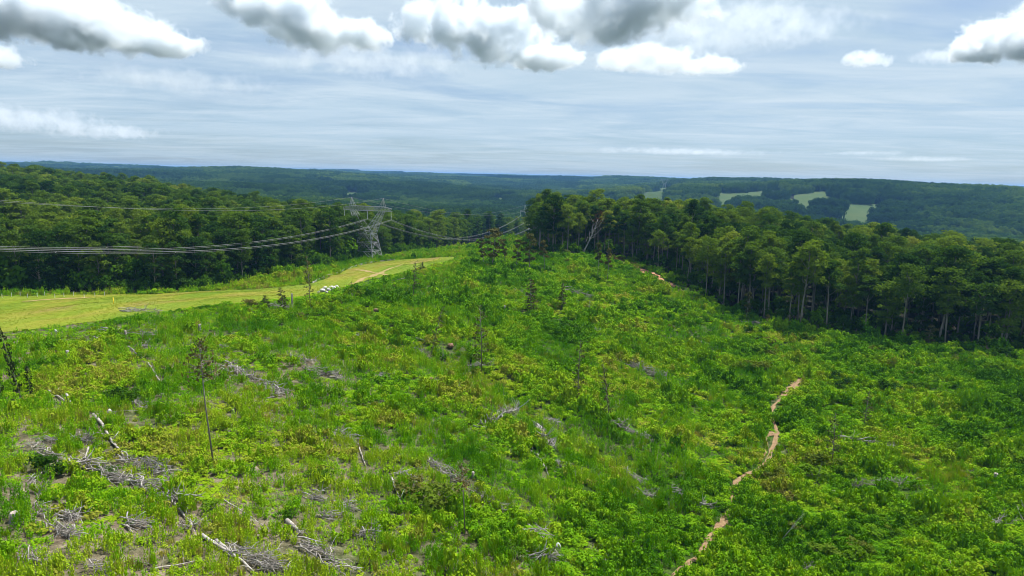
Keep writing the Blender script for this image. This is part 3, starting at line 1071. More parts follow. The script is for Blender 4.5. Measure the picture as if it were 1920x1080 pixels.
TP = tower_parts()
make_tower(TW[0], TW[1], TW_Z, 'grey lattice steel pylon standing beyond the mown hay strip', TP)
make_tower(TW2[0], TW2[1], TW2_Z, 'pylon hidden behind the trees beside the power line cut', TP)
_ft = hit(1238, 352); _ft = (plan(1238, 2450), 2450)
make_tower(_ft[0], _ft[1], float(height(*_ft)) + 6, 'tiny far pylon on the skyline where the cut meets the hills', TP, 1.15)


def wire_pts(off, z1, f, n):
    o = ARM_DIR * off
    return [(TW[0] + o[0] + LINE_DIR[0] * t, TW[1] + o[1] + LINE_DIR[1] * t, z1 + f(t)) for t in n]


PH = {-13.2: 'farthest', 0.0: 'middle', 13.2: 'nearest'}
for off, nm in PH.items():
    for span in (0, 1):
        e = empty('power_line', (0, 0, 0))
        z1 = TW_Z + 20.75
        if span == 0:
            ts = -np.linspace(0, 262, 60); f = lambda t: 0.10 * t + 0.00060 * t * t
            lab = '%s of the three conductor bundles, span sagging out of the frame from the pylon' % nm
        else:
            dz = TW2_Z + 20.75 - z1
            ts = np.linspace(0, 336, 70); f = lambda t: dz * t / 336 - 4 * 16.0 * (t / 336) * (1 - t / 336)
            lab = '%s of the three conductor bundles, span dipping beyond the pylon to the cut' % nm
        e.location = (TW[0], TW[1], z1)
        for (a, b) in ((-0.28, 0.16), (0.28, 0.16), (0.0, -0.3)):
            pts = [(p[0] - TW[0], p[1] - TW[1], p[2] - z1 + b) for p in wire_pts(off + a, z1, f, ts)]
            mb = MB(); mb.tube(pts, 0.034, 4)
            obj('wire', mb.mesh('wire', True), M_WIRE, e)
        for t in ts[6::9]:
            p = wire_pts(off, z1, f, [t])[0]
            mb = MB()
            c = Vector((p[0] - TW[0], p[1] - TW[1], p[2] - z1))
            ax = Vector((ARM_DIR[0], ARM_DIR[1], 0))
            q = [c + ax * -0.28 + Vector((0, 0, 0.16)), c + ax * 0.28 + Vector((0, 0, 0.16)), c + Vector((0, 0, -0.3))]
            for i in range(3): mb.tube([q[i], q[(i + 1) % 3]], 0.05, 4)
            obj('spacer', mb.mesh('spacer'), M_WIRE, e)
        tag(e, lab, 'power line', 'power line conductors')
for sx, nm in ((-1, 'farther'), (1, 'nearer')):
    for span in (0, 1):
        z1 = TW_Z + 31.5
        if span == 0: ts = -np.linspace(0, 262, 50); f = lambda t: 0.062 * t + 0.00043 * t * t
        else:
            dz = TW2_Z - TW_Z
            ts = np.linspace(0, 336, 50); f = lambda t: dz * t / 336 - 4 * 9.0 * (t / 336) * (1 - t / 336)
        mb = MB(); mb.tube([(p[0] - TW[0], p[1] - TW[1], p[2] - z1) for p in wire_pts(sx * 9.0, z1, f, ts)], 0.034, 4)
        o = obj('ground_wire', mb.mesh('ground_wire', True), M_WIRE, loc=(TW[0], TW[1], z1))
        tag(o, '%s thin top wire from the pylon peak %s' % (nm, 'towards the frame edge' if span == 0 else 'onward to the cut'), 'power line', 'top wires of the power line')

# ------------------------------------------------------------------ things in the clearing
CLEAR = []          # ground kept free of weeds: (x0, y0, x1, y1, radius)
M_DEAD = rough_material('weathered_wood', (0.15, 0.13, 0.115), (0.33, 0.305, 0.28), 2.0, stretch=(1, 1, 1), c3=(0.52, 0.49, 0.455), rough=0.85, bump=0.3)
M_LOG = rough_material('pale_bark', (0.14, 0.12, 0.10), (0.32, 0.29, 0.255), 3.0, c3=(0.52, 0.49, 0.44), rough=0.85, bump=0.3)
M_TWIG = rough_material('grey_twigs', (0.16, 0.14, 0.12), (0.34, 0.31, 0.275), 1.5, rough=0.9)
M_CUT = rough_material('cut_wood', (0.28, 0.235, 0.18), (0.44, 0.39, 0.32), 9.0, rough=0.85)
M_STUMP = rough_material('stump_bark', (0.15, 0.13, 0.115), (0.36, 0.32, 0.29), 2.5, stretch=(2, 2, 0.5), bump=0.5)


def lerp(a, b, t):
    return tuple(p + (q - p) * t for p, q in zip(a, b))


def branch_mesh(seed, twigs=3, sides=5):
    """bent branch, about one metre long along x"""
    rng = random.Random(seed)
    mb = MB()
    pts, y, z = [], 0, 0
    for i in range(6):
        pts.append((i / 5 - 0.5, y, z)); y += rng.uniform(-0.055, 0.055); z += rng.uniform(-0.03, 0.06)
    mb.tube(pts, [0.020, 0.019, 0.017, 0.014, 0.010, 0.005], sides)
    for k in range(twigs):
        i = rng.choice((2, 3, 4)); p = pts[i]
        q = (p[0] + rng.uniform(0.1, 0.3), p[1] + rng.uniform(-0.25, 0.25), p[2] + rng.uniform(0.0, 0.28))
        m = lerp(p, q, 0.55); m = (m[0], m[1] + rng.uniform(-0.04, 0.04), m[2])
        mb.tube([p, m, q], [0.010, 0.007, 0.003], 4, cap=False)
    return mb.mesh('branch', True)


BRANCH = [with_mat(branch_mesh(i, i % 4), M_DEAD) for i in range(8)]
TWIGS = [with_mat(branch_mesh(50 + i, 7, 4), M_TWIG) for i in range(5)]


def brush(p0, p1, n, label, spread=1.0, size=(1.2, 3.4), seed=0, twigs=6, thick=1.0, steep=0.12):
    """a line or heap of cut branches between two points of the slope"""
    rng = random.Random(seed)
    a, b = hit(*p0), hit(*p1)
    CLEAR.append((a[0], a[1], b[0], b[1], spread * 0.55 + 0.3))
    c = lerp(a, b, 0.5)
    e = empty('brush_pile', (c[0], c[1], float(height(c[0], c[1]))))
    ang = math.atan2(b[1] - a[1], b[0] - a[0])
    n, twigs = int(n * 1.8), int(twigs * 2.0)
    for k in range(n + twigs):
        tw = k >= n
        t = rng.random()
        x = a[0] + (b[0] - a[0]) * t + rng.gauss(0, 0.5) * spread; y = a[1] + (b[1] - a[1]) * t + rng.gauss(0, 0.5) * spread
        L = rng.uniform(*size) * (0.75 if tw else 1.0)
        g = float(height(x, y)) + 0.22 + abs(rng.gauss(0, 0.38)) * min(1.2, spread)
        o = obj('branch', rng.choice(TWIGS if tw else BRANCH), parent=e,
                loc=(x - e.location.x, y - e.location.y, g - e.location.z + (0.12 if tw else 0)),
                rot=(rng.uniform(0, 6.28), rng.gauss(0, steep) - (rng.uniform(0, 0.9) if tw else 0), ang + rng.gauss(0, 0.45 if not tw else 1.2)))
        th = L * rng.uniform(0.8, 1.7) * thick
        o.scale = (L, th, th)
    tag(e, label, 'brush pile', 'piles of cut branches on the slope')
    return e


def log(p0, p1, r, label, mat=None, bend=0.13, seed=0, stubs=3, lift=0.0):
    rng = random.Random(seed)
    a, b = hit(*p0), hit(*p1)
    CLEAR.append((a[0], a[1], b[0], b[1], 0.5)); r = r * 0.8
    L = math.dist(a, b)
    ang = math.atan2(b[1] - a[1], b[0] - a[0])
    mb = MB(); n = 9
    ca, sa = math.cos(ang), math.sin(ang)
    pts, wob = [], 0.0
    zs = []
    for i in range(n):
        t = i / (n - 1)
        wob += rng.uniform(-1, 1) * bend * L / n
        x, y = a[0] + (b[0] - a[0]) * t - sa * wob, a[1] + (b[1] - a[1]) * t + ca * wob
        zs.append(float(height(x, y)))
        pts.append([x - a[0], y - a[1], 0])
    fit = np.polyfit(range(n), zs, 1)
    for i in range(n): pts[i][2] = fit[0] * i + fit[1] - a[2] + r * 0.9 + 0.12 + lift
    mb.tube(pts, [r * (1 - 0.55 * i / (n - 1)) * rng.uniform(0.86, 1.12) for i in range(n)], 9)
    o = obj('log', mb.mesh('log', True), mat or M_LOG, loc=a)
    for k in range(stubs):
        i = rng.randrange(2, n - 1); p = pts[i]
        q = (p[0] + rng.uniform(-1, 1), p[1] + rng.uniform(-1, 1), p[2] + rng.uniform(0.3, 1.0))
        m2 = MB(); m2.tube([p, lerp(p, q, 0.5), q], [r * 0.35, r * 0.25, r * 0.12], 5)
        obj('limb_stub', m2.mesh('limb_stub', True), mat or M_LOG, o)
    mb = MB()
    d = (Vector(pts[1]) - Vector(pts[0])).normalized()
    mb.tube([Vector(pts[0]) - d * 0.012, Vector(pts[0]) - d * 0.004], r * 0.93, 9)
    obj('cut_face', mb.mesh('cut_face'), M_CUT, o)
    tag(o, label, 'log', 'logs lying on the cleared slope')
    return o


def stump(p, w, h, label, seed=0, mat=None):
    """w, h in metres"""
    rng = random.Random(seed); w *= 0.82
    q = hit(*p)
    CLEAR.append((q[0], q[1], q[0], q[1] - 1.5, 0.6))
    mb = MB(); n = 11
    rings = [(-0.3, 1.55), (0.05, 1.35), (0.22, 1.08), (0.6, 0.97), (1.0, 0.94)]
    j = [rng.uniform(0.88, 1.12) for _ in range(n)]
    V = []
    for t, k in rings:
        for i in range(n):
            a = 2 * math.pi * i / n
            V.append((math.cos(a) * w / 2 * k * j[i], math.sin(a) * w / 2 * k * j[i], t * h + (rng.uniform(-0.03, 0.03) if t == 1 else 0)))
    F = [(r * n + i, r * n + (i + 1) % n, (r + 1) * n + (i + 1) % n, (r + 1) * n + i) for r in range(4) for i in range(n)] + [tuple(4 * n + i for i in range(n))]
    mb.add(V, F)
    o = obj('stump', mb.mesh('stump', True), mat or M_STUMP, loc=q)
    mb = MB()
    mb.add([(math.cos(2 * math.pi * i / n) * w / 2 * 0.84 * j[i], math.sin(2 * math.pi * i / n) * w / 2 * 0.84 * j[i], h + 0.045) for i in range(n)] +
           [(math.cos(2 * math.pi * i / n) * w / 2 * 0.84 * j[i], math.sin(2 * math.pi * i / n) * w / 2 * 0.84 * j[i], h - 0.05) for i in range(n)],
           [tuple(range(n))] + [(i, i + n, (i + 1) % n + n, (i + 1) % n) for i in range(n)])
    obj('cut_face', mb.mesh('cut_face'), M_CUT, o)
    tag(o, label, 'stump', 'tree stumps left in the clearing')


log((178, 783), (233, 866), 0.27, 'thickest pale log pointing downhill on the near spur', seed=1, stubs=3)
log((80, 728), (118, 754), 0.20, 'pale log lying below the dark narrow cedar', seed=2)
log((125, 742), (134, 757), 0.22, 'short pale log just right of the cedar log', seed=3, stubs=0)
log((167, 842), (163, 873), 0.15, 'short upright-looking pale log under the thickest log', seed=4, stubs=1)
log((177, 779), (275, 777), 0.06, 'thin straight pole lying across the slope above the thickest log', seed=5, stubs=1, lift=0.3)
log((240, 652), (270, 676), 0.12, 'upper half of a broken grey trunk on the spur', seed=6, stubs=3)
log((279, 682), (308, 718), 0.17, 'lower half of a broken grey trunk on the spur', seed=7, stubs=1)
log((326, 947), (364, 989), 0.17, 'grey log at the lower end of the long brush line', seed=8)
log((379, 1009), (440, 1046), 0.26, 'thick dark-shadowed log in the lower frame pile', seed=9, mat=M_DEAD)
log((405, 1018), (474, 1076), 0.24, 'second thick grey log in the lower frame pile', seed=10, mat=M_DEAD)
log((421, 946), (504, 1001), 0.09, 'long thin pole above the lower frame pile', seed=11, stubs=3, lift=0.3)
log((281, 1072), (364, 1055), 0.12, 'bent pale pole at the bottom of the frame', seed=12, bend=0.2)
log((538, 982), (563, 1004), 0.36, 'short fat pale log beside the fern patch', seed=13, stubs=0)
log((238, 988), (249, 1003), 0.12, 'small pale log piece in weeds below the long brush line', seed=14, stubs=0)
log((673, 841), (685, 878), 0.13, 'slim pale log below the small central brush heap', seed=15, stubs=1)
log((735, 902), (753, 950), 0.16, 'dark leaning trunk piece beside the shaded hollow', seed=16, mat=M_DEAD, lift=0.25)
log((990, 985), (1046, 1041), 0.13, 'grey rotten log pointing at the pale boulder', seed=17, mat=M_DEAD, stubs=1)
log((963, 827), (1007, 853), 0.12, 'upper limb of the large fallen dead tree', seed=18, bend=0.15)
log((1007, 853), (1028, 893), 0.14, 'lower limb of the large fallen dead tree', seed=19, bend=0.15)
log((1557, 925), (1749, 917), 0.14, 'long pale log lying level on the far side of the trail', seed=20, stubs=5)
log((1740, 688), (1777, 672), 0.22, 'grey log on the shrubby slope near the wood', seed=21, stubs=3)
log((1770, 1072), (1826, 1067), 0.12, 'pale pole at the bottom frame edge right of the trail', seed=22, stubs=3)
log((448, 691), (456, 700), 0.16, 'short bright log piece below the hay edge', seed=23, stubs=0)
log((171, 632), (196, 640), 0.14, 'grey log near the hay edge on the spur', seed=24, stubs=1)
log((500, 748), (531, 743), 0.10, 'straight pole on the brush heap under the thin bare tree', seed=25)
log((780, 640), (810, 648), 0.10, 'pale fallen limb beside the broken snag', seed=26, lift=0.6)
log((1310, 640), (1330, 652), 0.12, 'short grey log on the slope above the trail', seed=27)
log((745, 527), (778, 520), 0.14, 'fallen limb beside the thin tree at the hay corner', seed=28, mat=M_DEAD, lift=0.3)
log((1148, 677), (1185, 690), 0.15, 'trunk of the fallen tree on the middle slope', seed=29, mat=M_DEAD, lift=0.3)

brush((139, 870), (347, 944), 44, 'long line of grey brush across the near spur', 0.75, (1.6, 4.2), 1, 14)
brush((235, 868), (330, 900), 14, 'loose brush just above the long grey brush line', 1.3, (1.2, 3.2), 2, 10)
brush((427, 690), (530, 742), 34, 'grey brush heap below the thin bare-stemmed tree', 1.1, (1.5, 4.0), 3, 12)
brush((570, 693), (640, 712), 18, 'flat brush heap right of the grey heap on the spur', 0.9, (1.4, 3.6), 4, 8)
brush((547, 670), (582, 681), 10, 'short brush row above the flat heap', 0.6, (1.2, 3.0), 5, 5)
brush((612, 808), (670, 831), 16, 'small brush heap in the centre of the fennel slope', 0.7, (1.4, 3.4), 6, 6)
brush((806, 870), (860, 908), 18, 'brush heap beside the shaded hollow', 0.7, (1.2, 3.6), 7, 8)
brush((886, 926), (950, 962), 16, 'thin brush row below the shaded hollow', 0.6, (1.2, 3.6), 8, 8)
brush((905, 805), (975, 770), 12, 'antler-like crown of the large fallen dead tree', 0.9, (1.6, 4.2), 9, 12, thick=1.5, steep=0.5)
brush((1000, 800), (1040, 850), 12, 'upright forked limbs of the large fallen dead tree', 0.8, (1.6, 4.0), 10, 14, thick=1.5, steep=0.8)
brush((1045, 872), (1085, 893), 16, 'pale twisted brush at the foot of the fallen dead tree', 0.6, (0.9, 2.2), 11, 6, thick=1.4)
brush((1185, 688), (1250, 714), 14, 'twiggy crown of the fallen tree on the middle slope', 0.9, (1.5, 4.0), 12, 26, steep=0.4)
brush((1157, 797), (1220, 827), 14, 'grey brush below the fallen tree on the middle slope', 0.7, (1.4, 4.0), 13, 10)
brush((1573, 823), (1677, 843), 12, 'pale brush among the dark shrubs past the trail', 0.9, (1.4, 4.4), 14, 8)
brush((1600, 915), (1710, 908), 8, 'twigs standing up from the long level log', 0.6, (1.4, 3.0), 15, 18, steep=0.6)
brush((1853, 989), (1925, 972), 12, 'pale brush cut by the frame edge past the trail', 0.8, (1.6, 4.4), 16, 8)
brush((1490, 1072), (1530, 1066), 8, 'twig heap at the bottom edge past the trail', 0.7, (1.0, 2.6), 17, 10, steep=0.5)
brush((1262, 920), (1290, 930), 10, 'small grey brush heap near the trail', 0.5, (0.9, 2.2), 18, 4)
brush((1168, 883), (1203, 906), 10, 'small brush row on the slope above the trail', 0.5, (1.0, 2.6), 19, 4)
brush((563, 1022), (650, 1076), 20, 'brush heap at the bottom frame edge below the fat log', 0.9, (1.2, 3.4), 20, 10)
brush((440, 1040), (520, 1072), 20, 'tangled twigs over the thick logs at the bottom edge', 0.9, (1.2, 3.2), 21, 16)
brush((230, 585), (300, 588), 22, 'pale brush heap on the crest at the hay edge', 0.9, (1.4, 3.6), 22, 6)
brush((190, 622), (285, 630), 14, 'low brush row below the crest heap', 0.8, (1.2, 3.2), 23, 4)
brush((60, 840), (110, 870), 12, 'small brush heap left of the thickest log', 0.8, (1.0, 2.6), 24, 6)
brush((60, 900), (85, 985), 12, 'vertical brush streak at the left of the spur', 0.5, (1.0, 2.6), 25, 4)
brush((100, 985), (130, 1010), 10, 'upturned root tangle at the lower left', 0.5, (0.8, 1.9), 26, 6, thick=1.8)
brush((1040, 540), (1110, 560), 22, 'grey brush strip among the dark scrub on the upper slope', 1.2, (1.6, 4.4), 27, 14)
brush((960, 545), (1000, 562), 14, 'grey brush strip left of the dark cedar', 1.0, (1.6, 4.0), 28, 8)
brush((1100, 618), (1125, 626), 10, 'grey brush patch right of the cedar slope', 0.7, (1.4, 3.6), 29, 6)
brush((1175, 538), (1200, 545), 8, 'grey brush patch near the red dirt track', 0.8, (1.4, 3.6), 30, 4)
brush((880, 690), (920, 690), 12, 'grey twigs at the foot of the tall dead conifer', 0.7, (1.4, 3.6), 31, 8, steep=0.5)
brush((1395, 606), (1440, 614), 12, 'grey brush near the foot of the wood above the trail', 0.8, (1.6, 4.0), 32, 6)
brush((500, 575), (545, 582), 10, 'grey brush under the dark scrub at the hay edge', 0.8, (1.4, 3.6), 33, 4)
brush((775, 656), (800, 664), 8, 'grey brush below the fallen limb of the snag', 0.6, (1.4, 3.6), 34, 5)

for i, (p, w, h, lab) in enumerate([
        ((375, 620), 0.75, 1.35, 'tall grey stump right of the crest brush heap'),
        ((127, 670), 0.65, 1.2, 'tall grey stump below the hay near the frame edge'),
        ((235, 628), 0.65, 0.9, 'short stump between the crest heap and the low brush row'),
        ((437, 774), 0.55, 0.5, 'low cut stump in bare litter right of the thin tree'),
        ((305, 744), 0.5, 0.5, 'low cut stump on bare litter left of the thin tree'),
        ((30, 978), 1.1, 0.9, 'broad old stump at the lower left frame edge'),
        ((887, 897), 0.5, 0.9, 'dark stump right of the brush heap in the hollow'),
        ((1866, 902), 0.75, 1.3, 'pale stump standing in shrubs past the trail'),
        ((1104, 655), 0.5, 1.0, 'small pale stump on the middle slope above the fallen tree'),
        ((946, 582), 0.6, 1.4, 'pale stump left of the dark cedar'),
        ((937, 605), 0.5, 1.1, 'small pale stump below the cedar stump'),
        ((548, 577), 0.55, 3.6, 'tall broken pale snag in the scrub at the hay edge')]):
    stump(p, w, h, lab, 60 + i)

def auto_brush():
    rng = random.Random(77)
    spots = {}
    tries = 0
    while sum(map(len, spots.values())) < 34 and tries < 600:
        tries += 1
        u, v = rng.uniform(15, 1330), rng.uniform(610, 1070)
        if u > 1480 - (v - 640) * 0.55 or v < 625 + (60 if u > 900 else 0): continue
        side = 'on the spur' if u < 640 + (v - 600) * 0.6 else 'on the middle slope'
        band = 'high up' if v < 720 else 'halfway down' if v < 860 else 'low down'
        near = 'toward the frame edge' if u < 220 else 'toward the trail' if u > 1000 else 'in the open middle'
        spots.setdefault((side, band, near), []).append((u, v))
    W = 'leftmost second third fourth fifth sixth seventh eighth ninth tenth eleventh twelfth thirteenth'.split()
    for (side, band, near), L in spots.items():
        L.sort()
        for i, (u, v) in enumerate(L):
            k = 0.35 + 0.65 * (v - 600) / 470
            du = rng.uniform(10, 34) * k * 1.4
            brush((u, v), (u + du, v + du * rng.uniform(0.1, 0.55)), rng.randint(5, 10), '%ssmall loose twig heap %s, %s, %s' % ('' if len(L) == 1 else W[min(i, 12)] + ' ', side, band, near), 0.55, (0.9, 2.8), int(u), rng.randint(2, 4), steep=0.25)


auto_brush()

# ---- boulders, earth clods
def rock_mesh(seed, sq=0.7):
    rng = np.random.default_rng(seed)
    v, f = ico(2)
    v = v.copy()
    for _ in range(7):
        n = rng.normal(0, 1, 3); n /= np.linalg.norm(n); d = rng.uniform(0.55, 0.85)
        t = v @ n; v -= np.where(t > d, t - d, 0)[:, None] * n
    v *= np.array([1, rng.uniform(0.7, 1.0), sq])
    v += rng.normal(0, 0.015, v.shape)
    return mesh_from('boulder', v, f)


M_ROCK = rough_material('pale_rock', (0.26, 0.245, 0.225), (0.46, 0.44, 0.41), 1.6, c3=(0.62, 0.60, 0.57), bump=0.4)
M_CLOD = rough_material('red_earth', (0.10, 0.055, 0.035), (0.21, 0.125, 0.08), 2.5, c3=(0.32, 0.20, 0.135), bump=0.6)
ROCKS = [with_mat(rock_mesh(i), M_ROCK) for i in range(4)]
for i, (p, s, lab) in enumerate([((604, 547), 1.0, 'leftmost white boulder of the pile at the hay edge'), ((610, 544), 1.1, 'second white boulder from the left of the hay edge pile'),
        ((616, 546), 0.9, 'white boulder low in the middle of the hay edge pile'), ((620, 542), 1.0, 'white boulder high in the middle of the hay edge pile'),
        ((626, 545), 1.1, 'fourth large white boulder of the hay edge pile'), ((632, 541), 0.9, 'rightmost white boulder of the pile at the hay edge'),
        ((613, 550), 0.6, 'small white boulder in front of the hay edge pile'), ((597, 549), 0.5, 'small white boulder apart on the left of the pile'),
        ((1047, 1026), 0.45, 'single pale boulder below the rotten log'), ((206, 774), 0.42, 'single pale boulder above the thickest log'),
        ((105, 624), 0.5, 'pale flat rock at the hay edge near the frame edge')]):
    q = hit(*p)
    o = obj('boulder', ROCKS[i % 4], loc=(q[0], q[1], q[2] + s * 0.42), rot=(0.2 * i, 0.1 * i, i * 1.3)); o.scale = (s, s, s)
    CLEAR.append((q[0], q[1] - 1.2, q[0], q[1], s + 0.5))
    tag(o, lab, 'boulder', 'pale boulders in the clearing')


def clod_mesh(seed):
    rng = np.random.default_rng(seed)
    v, f = ico(3); v = v.copy()
    d = 1 + 0.22 * np.sin(v[:, 0] * 5 + seed) * np.sin(v[:, 1] * 6 + seed) + 0.15 * np.sin(v[:, 2] * 9 + v[:, 0] * 7) + rng.normal(0, 0.06, len(v))
    v = v * d[:, None] * np.array([1, 0.7, 0.55])
    return mesh_from('root_ball', v, f)


CLODS = [with_mat(clod_mesh(i), M_CLOD) for i in range(3)]
for i, (p, s, lab) in enumerate([((748, 561), 1.0, 'upturned red earth root ball nearest the hay corner'), ((705, 584), 0.9, 'red earth root ball in the brown bracken below the hay'),
        ((845, 652), 1.1, 'pink earth root ball beside the broken snag'), ((808, 714), 0.75, 'small orange earth clod on the fennel slope'),
        ((1010, 748), 0.7, 'flat red earth patch mound in the middle slope'), ((740, 538), 0.9, 'pale earth root ball at the fallen limb by the hay corner')]):
    q = hit(*p)
    o = obj('root_ball', CLODS[i % 3], loc=(q[0], q[1], q[2] + s * 0.45), rot=(0, 0, i * 0.9)); s *= 0.8; o.scale = (s, s, s)
    CLEAR.append((q[0], q[1] - 1.2, q[0], q[1], s + 0.2))
    tag(o, lab, 'root ball', 'upturned earth clods in the clearing')

# ---- yellow marker post, white stakes, silt fence
q = hit(213, 571)
mb = MB(); mb.tube([(0, 0, -0.3), (0, 0, 1.75)], 0.10, 8)
M_YEL = rough_material('yellow_plastic', (0.72, 0.48, 0.02), (0.82, 0.58, 0.03), 3.0, rough=0.5)
e = empty('marker_post', q)
obj('post', mb.mesh('post', True), M_YEL, e)
mb = MB(); mb.tube([(0, 0, 1.75), (0, 0, 1.80), (0, 0, 1.90)], [0.125, 0.125, 0.05], 8)
obj('cap', mb.mesh('cap', True), M_YEL, e)
mb = MB(); mb.box((0, 0.105, 1.35), (0.14, 0.012, 0.32)); obj('plate', mb.mesh('plate'), M_STEEL, e)
tag(e, 'yellow marker post standing alone in the mown hay', 'post')

M_TUBE = rough_material('white_plastic', (0.62, 0.62, 0.60), (0.74, 0.74, 0.72), 3.0, rough=0.6)
rng = random.Random(5)
TUBE = MB(); TUBE.tube([(0, 0, -0.2), (0, 0, 1.25)], 0.07, 6); TUBE.tube([(0.06, 0.02, -0.2), (0.06, 0.02, 1.5)], 0.02, 4)
TUBE = with_mat(TUBE.mesh('planting_tube'), M_TUBE)
WORD = 'first second third fourth fifth sixth seventh eighth ninth tenth eleventh twelfth'.split()
for i, px_ in enumerate((4, 22, 38, 52, 70, 84, 103, 120, 138, 158, 178, 196)):
    p = hit(px_, 559 - (i % 3) * 2)
    o = obj('planting_tube', TUBE, loc=p)
    tag(o, '%s white planting tube from the frame edge along the far hay margin' % WORD[i], 'planting tube', 'white planting tubes behind the hay')

FENCE = smooth_line(hits([(586, 532), (612, 519), (650, 505), (690, 494), (740, 488)]), 2.5)
M_FAB = rough_material('silt_fabric', (0.34, 0.32, 0.30), (0.50, 0.48, 0.45), 0.6, rough=0.9)
M_STAKE = rough_material('stake_wood', (0.22, 0.17, 0.12), (0.36, 0.29, 0.21), 4.0)
f0 = FENCE[0]; z0 = float(height(*f0))
e = empty('silt_fence', (f0[0], f0[1], z0))
STK = MB(); STK.box((0, 0, 0.35), (0.07, 0.07, 1.2)); STK = with_mat(STK.mesh('stake'), M_STAKE)
fz = height(FENCE[:, 0], FENCE[:, 1])
for i, p in enumerate(FENCE):
    obj('stake', STK, parent=e, loc=(p[0] - f0[0], p[1] - f0[1], fz[i] - z0))
V, F = [], []
for i, p in enumerate(FENCE):
    sag = 0.0 if i % 2 == 0 else 0.06
    for dy, zz in ((-0.045, -0.05), (-0.045, 0.72 - sag), (-0.075, 0.72 - sag), (-0.075, -0.05)):
        V.append((p[0] - f0[0], p[1] - f0[1] + dy, fz[i] - z0 + zz))
for i in range(len(FENCE) - 1):
    for k in range(4): F.append((i * 4 + k, i * 4 + (k + 1) % 4, i * 4 + 4 + (k + 1) % 4, i * 4 + 4 + k))
obj('fabric', mesh_from('fabric', V, F), M_FAB, e)
tag(e, 'low grey silt fence along the hay below the weedy bank', 'fence')

# ---- a white farmhouse and a row of small trees far away
q = hit(934, 384)
e = empty('farmhouse', q, 0.4)
MW = rough_material('white_siding', (0.66, 0.66, 0.64), (0.78, 0.78, 0.76), 0.6); MR = rough_material('grey_roof', (0.22, 0.22, 0.23), (0.34, 0.34, 0.35), 0.6)
MGL = rough_material('window_glass', (0.03, 0.035, 0.04), (0.06, 0.07, 0.08), 1.0, rough=0.15, spec=0.5)
mb = MB(); mb.box((0, 0, 3.0), (16, 9, 8.0)); obj('wall', mb.mesh('wall'), MW, e)
mb = MB(); mb.add([(-8.6, -5.2, 6.9), (8.6, -5.2, 6.9), (8.6, 5.2, 6.9), (-8.6, 5.2, 6.9), (-8.6, 0, 10.2), (8.6, 0, 10.2)], [(0, 1, 5, 4), (2, 3, 4, 5), (0, 4, 3), (1, 2, 5), (3, 2, 1, 0)])
r_ = obj('roof', mb.mesh('roof'), MR, e)
mb = MB(); mb.box((3, 0, 10.4), (1, 1, 2.2)); obj('chimney', mb.mesh('chimney'), MR, r_)
for x in (-5.5, -2.0, 2.0, 5.5):
    mb = MB(); mb.box((x, -4.55, 4.4), (1.2, 0.14, 1.7)); obj('window', mb.mesh('window'), MGL, e)
mb = MB(); mb.box((0, -4.55, 1.2), (1.1, 0.14, 2.2)); obj('door', mb.mesh('door'), MR, e)
tag(e, 'tiny white farmhouse among far trees in the valley', 'house')
# ------------------------------------------------------------------ single trees, saplings and shrubs in the clearing
BROWN_STOPS = [(0.0, (0.045, 0.050, 0.020)), (0.35, (0.075, 0.080, 0.026)), (0.65, (0.115, 0.105, 0.036)), (1.0, (0.17, 0.125, 0.055))]
M_SCRUB = leaf_material('scrub_leaves', BROWN_STOPS, 0.25, 0.4, 0.5)
M_RUST = leaf_material('rust_leaves', [(0.0, (0.10, 0.045, 0.025)), (1.0, (0.20, 0.085, 0.045))], 0.2, 0.4, 0.3)
M_CEDAR = leaf_material('cedar_leaves', [(0.0, (0.018, 0.030, 0.012)), (0.6, (0.042, 0.060, 0.018)), (1.0, (0.085, 0.085, 0.030))], 0.1, 0.4, 0.4)
SHRUB_STOPS = [(0.0, (0.020, 0.056, 0.007)), (0.3, (0.046, 0.112, 0.008)), (0.55, (0.11, 0.23, 0.009)), (0.8, (0.105, 0.145, 0.018)), (1.0, (0.125, 0.115, 0.034))]
M_SHRUB = leaf_material('shrub_leaves', SHRUB_STOPS, 0.35, 0.35, 0.25)


def conifer_mesh(seed, h=1.0, rad=0.13, n=420, leaf=0.045, bare=0.08, dense=1.0, droop=0.25):
    """narrow feathery tree one metre high: stem with twigs, foliage sprays"""
    rng = np.random.default_rng(seed)
    mb = MB()
    sway = rng.uniform(-0.07, 0.07, 2)
    mb.tube([(0, 0, -0.02), (sway[0] * .5 + 0.012, sway[1] * .5 - 0.01, 0.5), (sway[0], sway[1], 1.0)], [0.009, 0.007, 0.002], 5)
    C = []
    nb = 44
    for i in range(nb):
        t = bare + (1 - bare) * (i + rng.random()) / nb
        a = rng.uniform(0, 6.283)
        L = rad * (0.35 + 0.75 * math.sin(math.pi * min(1, 0.12 + 0.9 * t))) * rng.uniform(0.25, 1.0) ** 0.8
        p = np.array([sway[0] * t, sway[1] * t, t * 0.99])
        q = p + np.array([math.cos(a) * L, math.sin(a) * L, L * rng.uniform(-droop, 0.55)])
        mb.tube([p, q], [0.0035, 0.0012], 3, cap=False)
        m = max(1, int(n / nb * L / rad * 1.6 * dense))
        s = rng.uniform(0.25, 1.05, m)[:, None]
        C.append(p + (q - p) * s + rng.normal(0, 0.012, (m, 3)))
    C = np.concatenate(C)
    v, f = leaf_quads(C, rng.normal(0, 1, C.shape) + np.array([0, 0, 0.5]), leaf, rng, 0.6)
    return mb.mesh('trunk', True), mesh_from('crown', v, f)


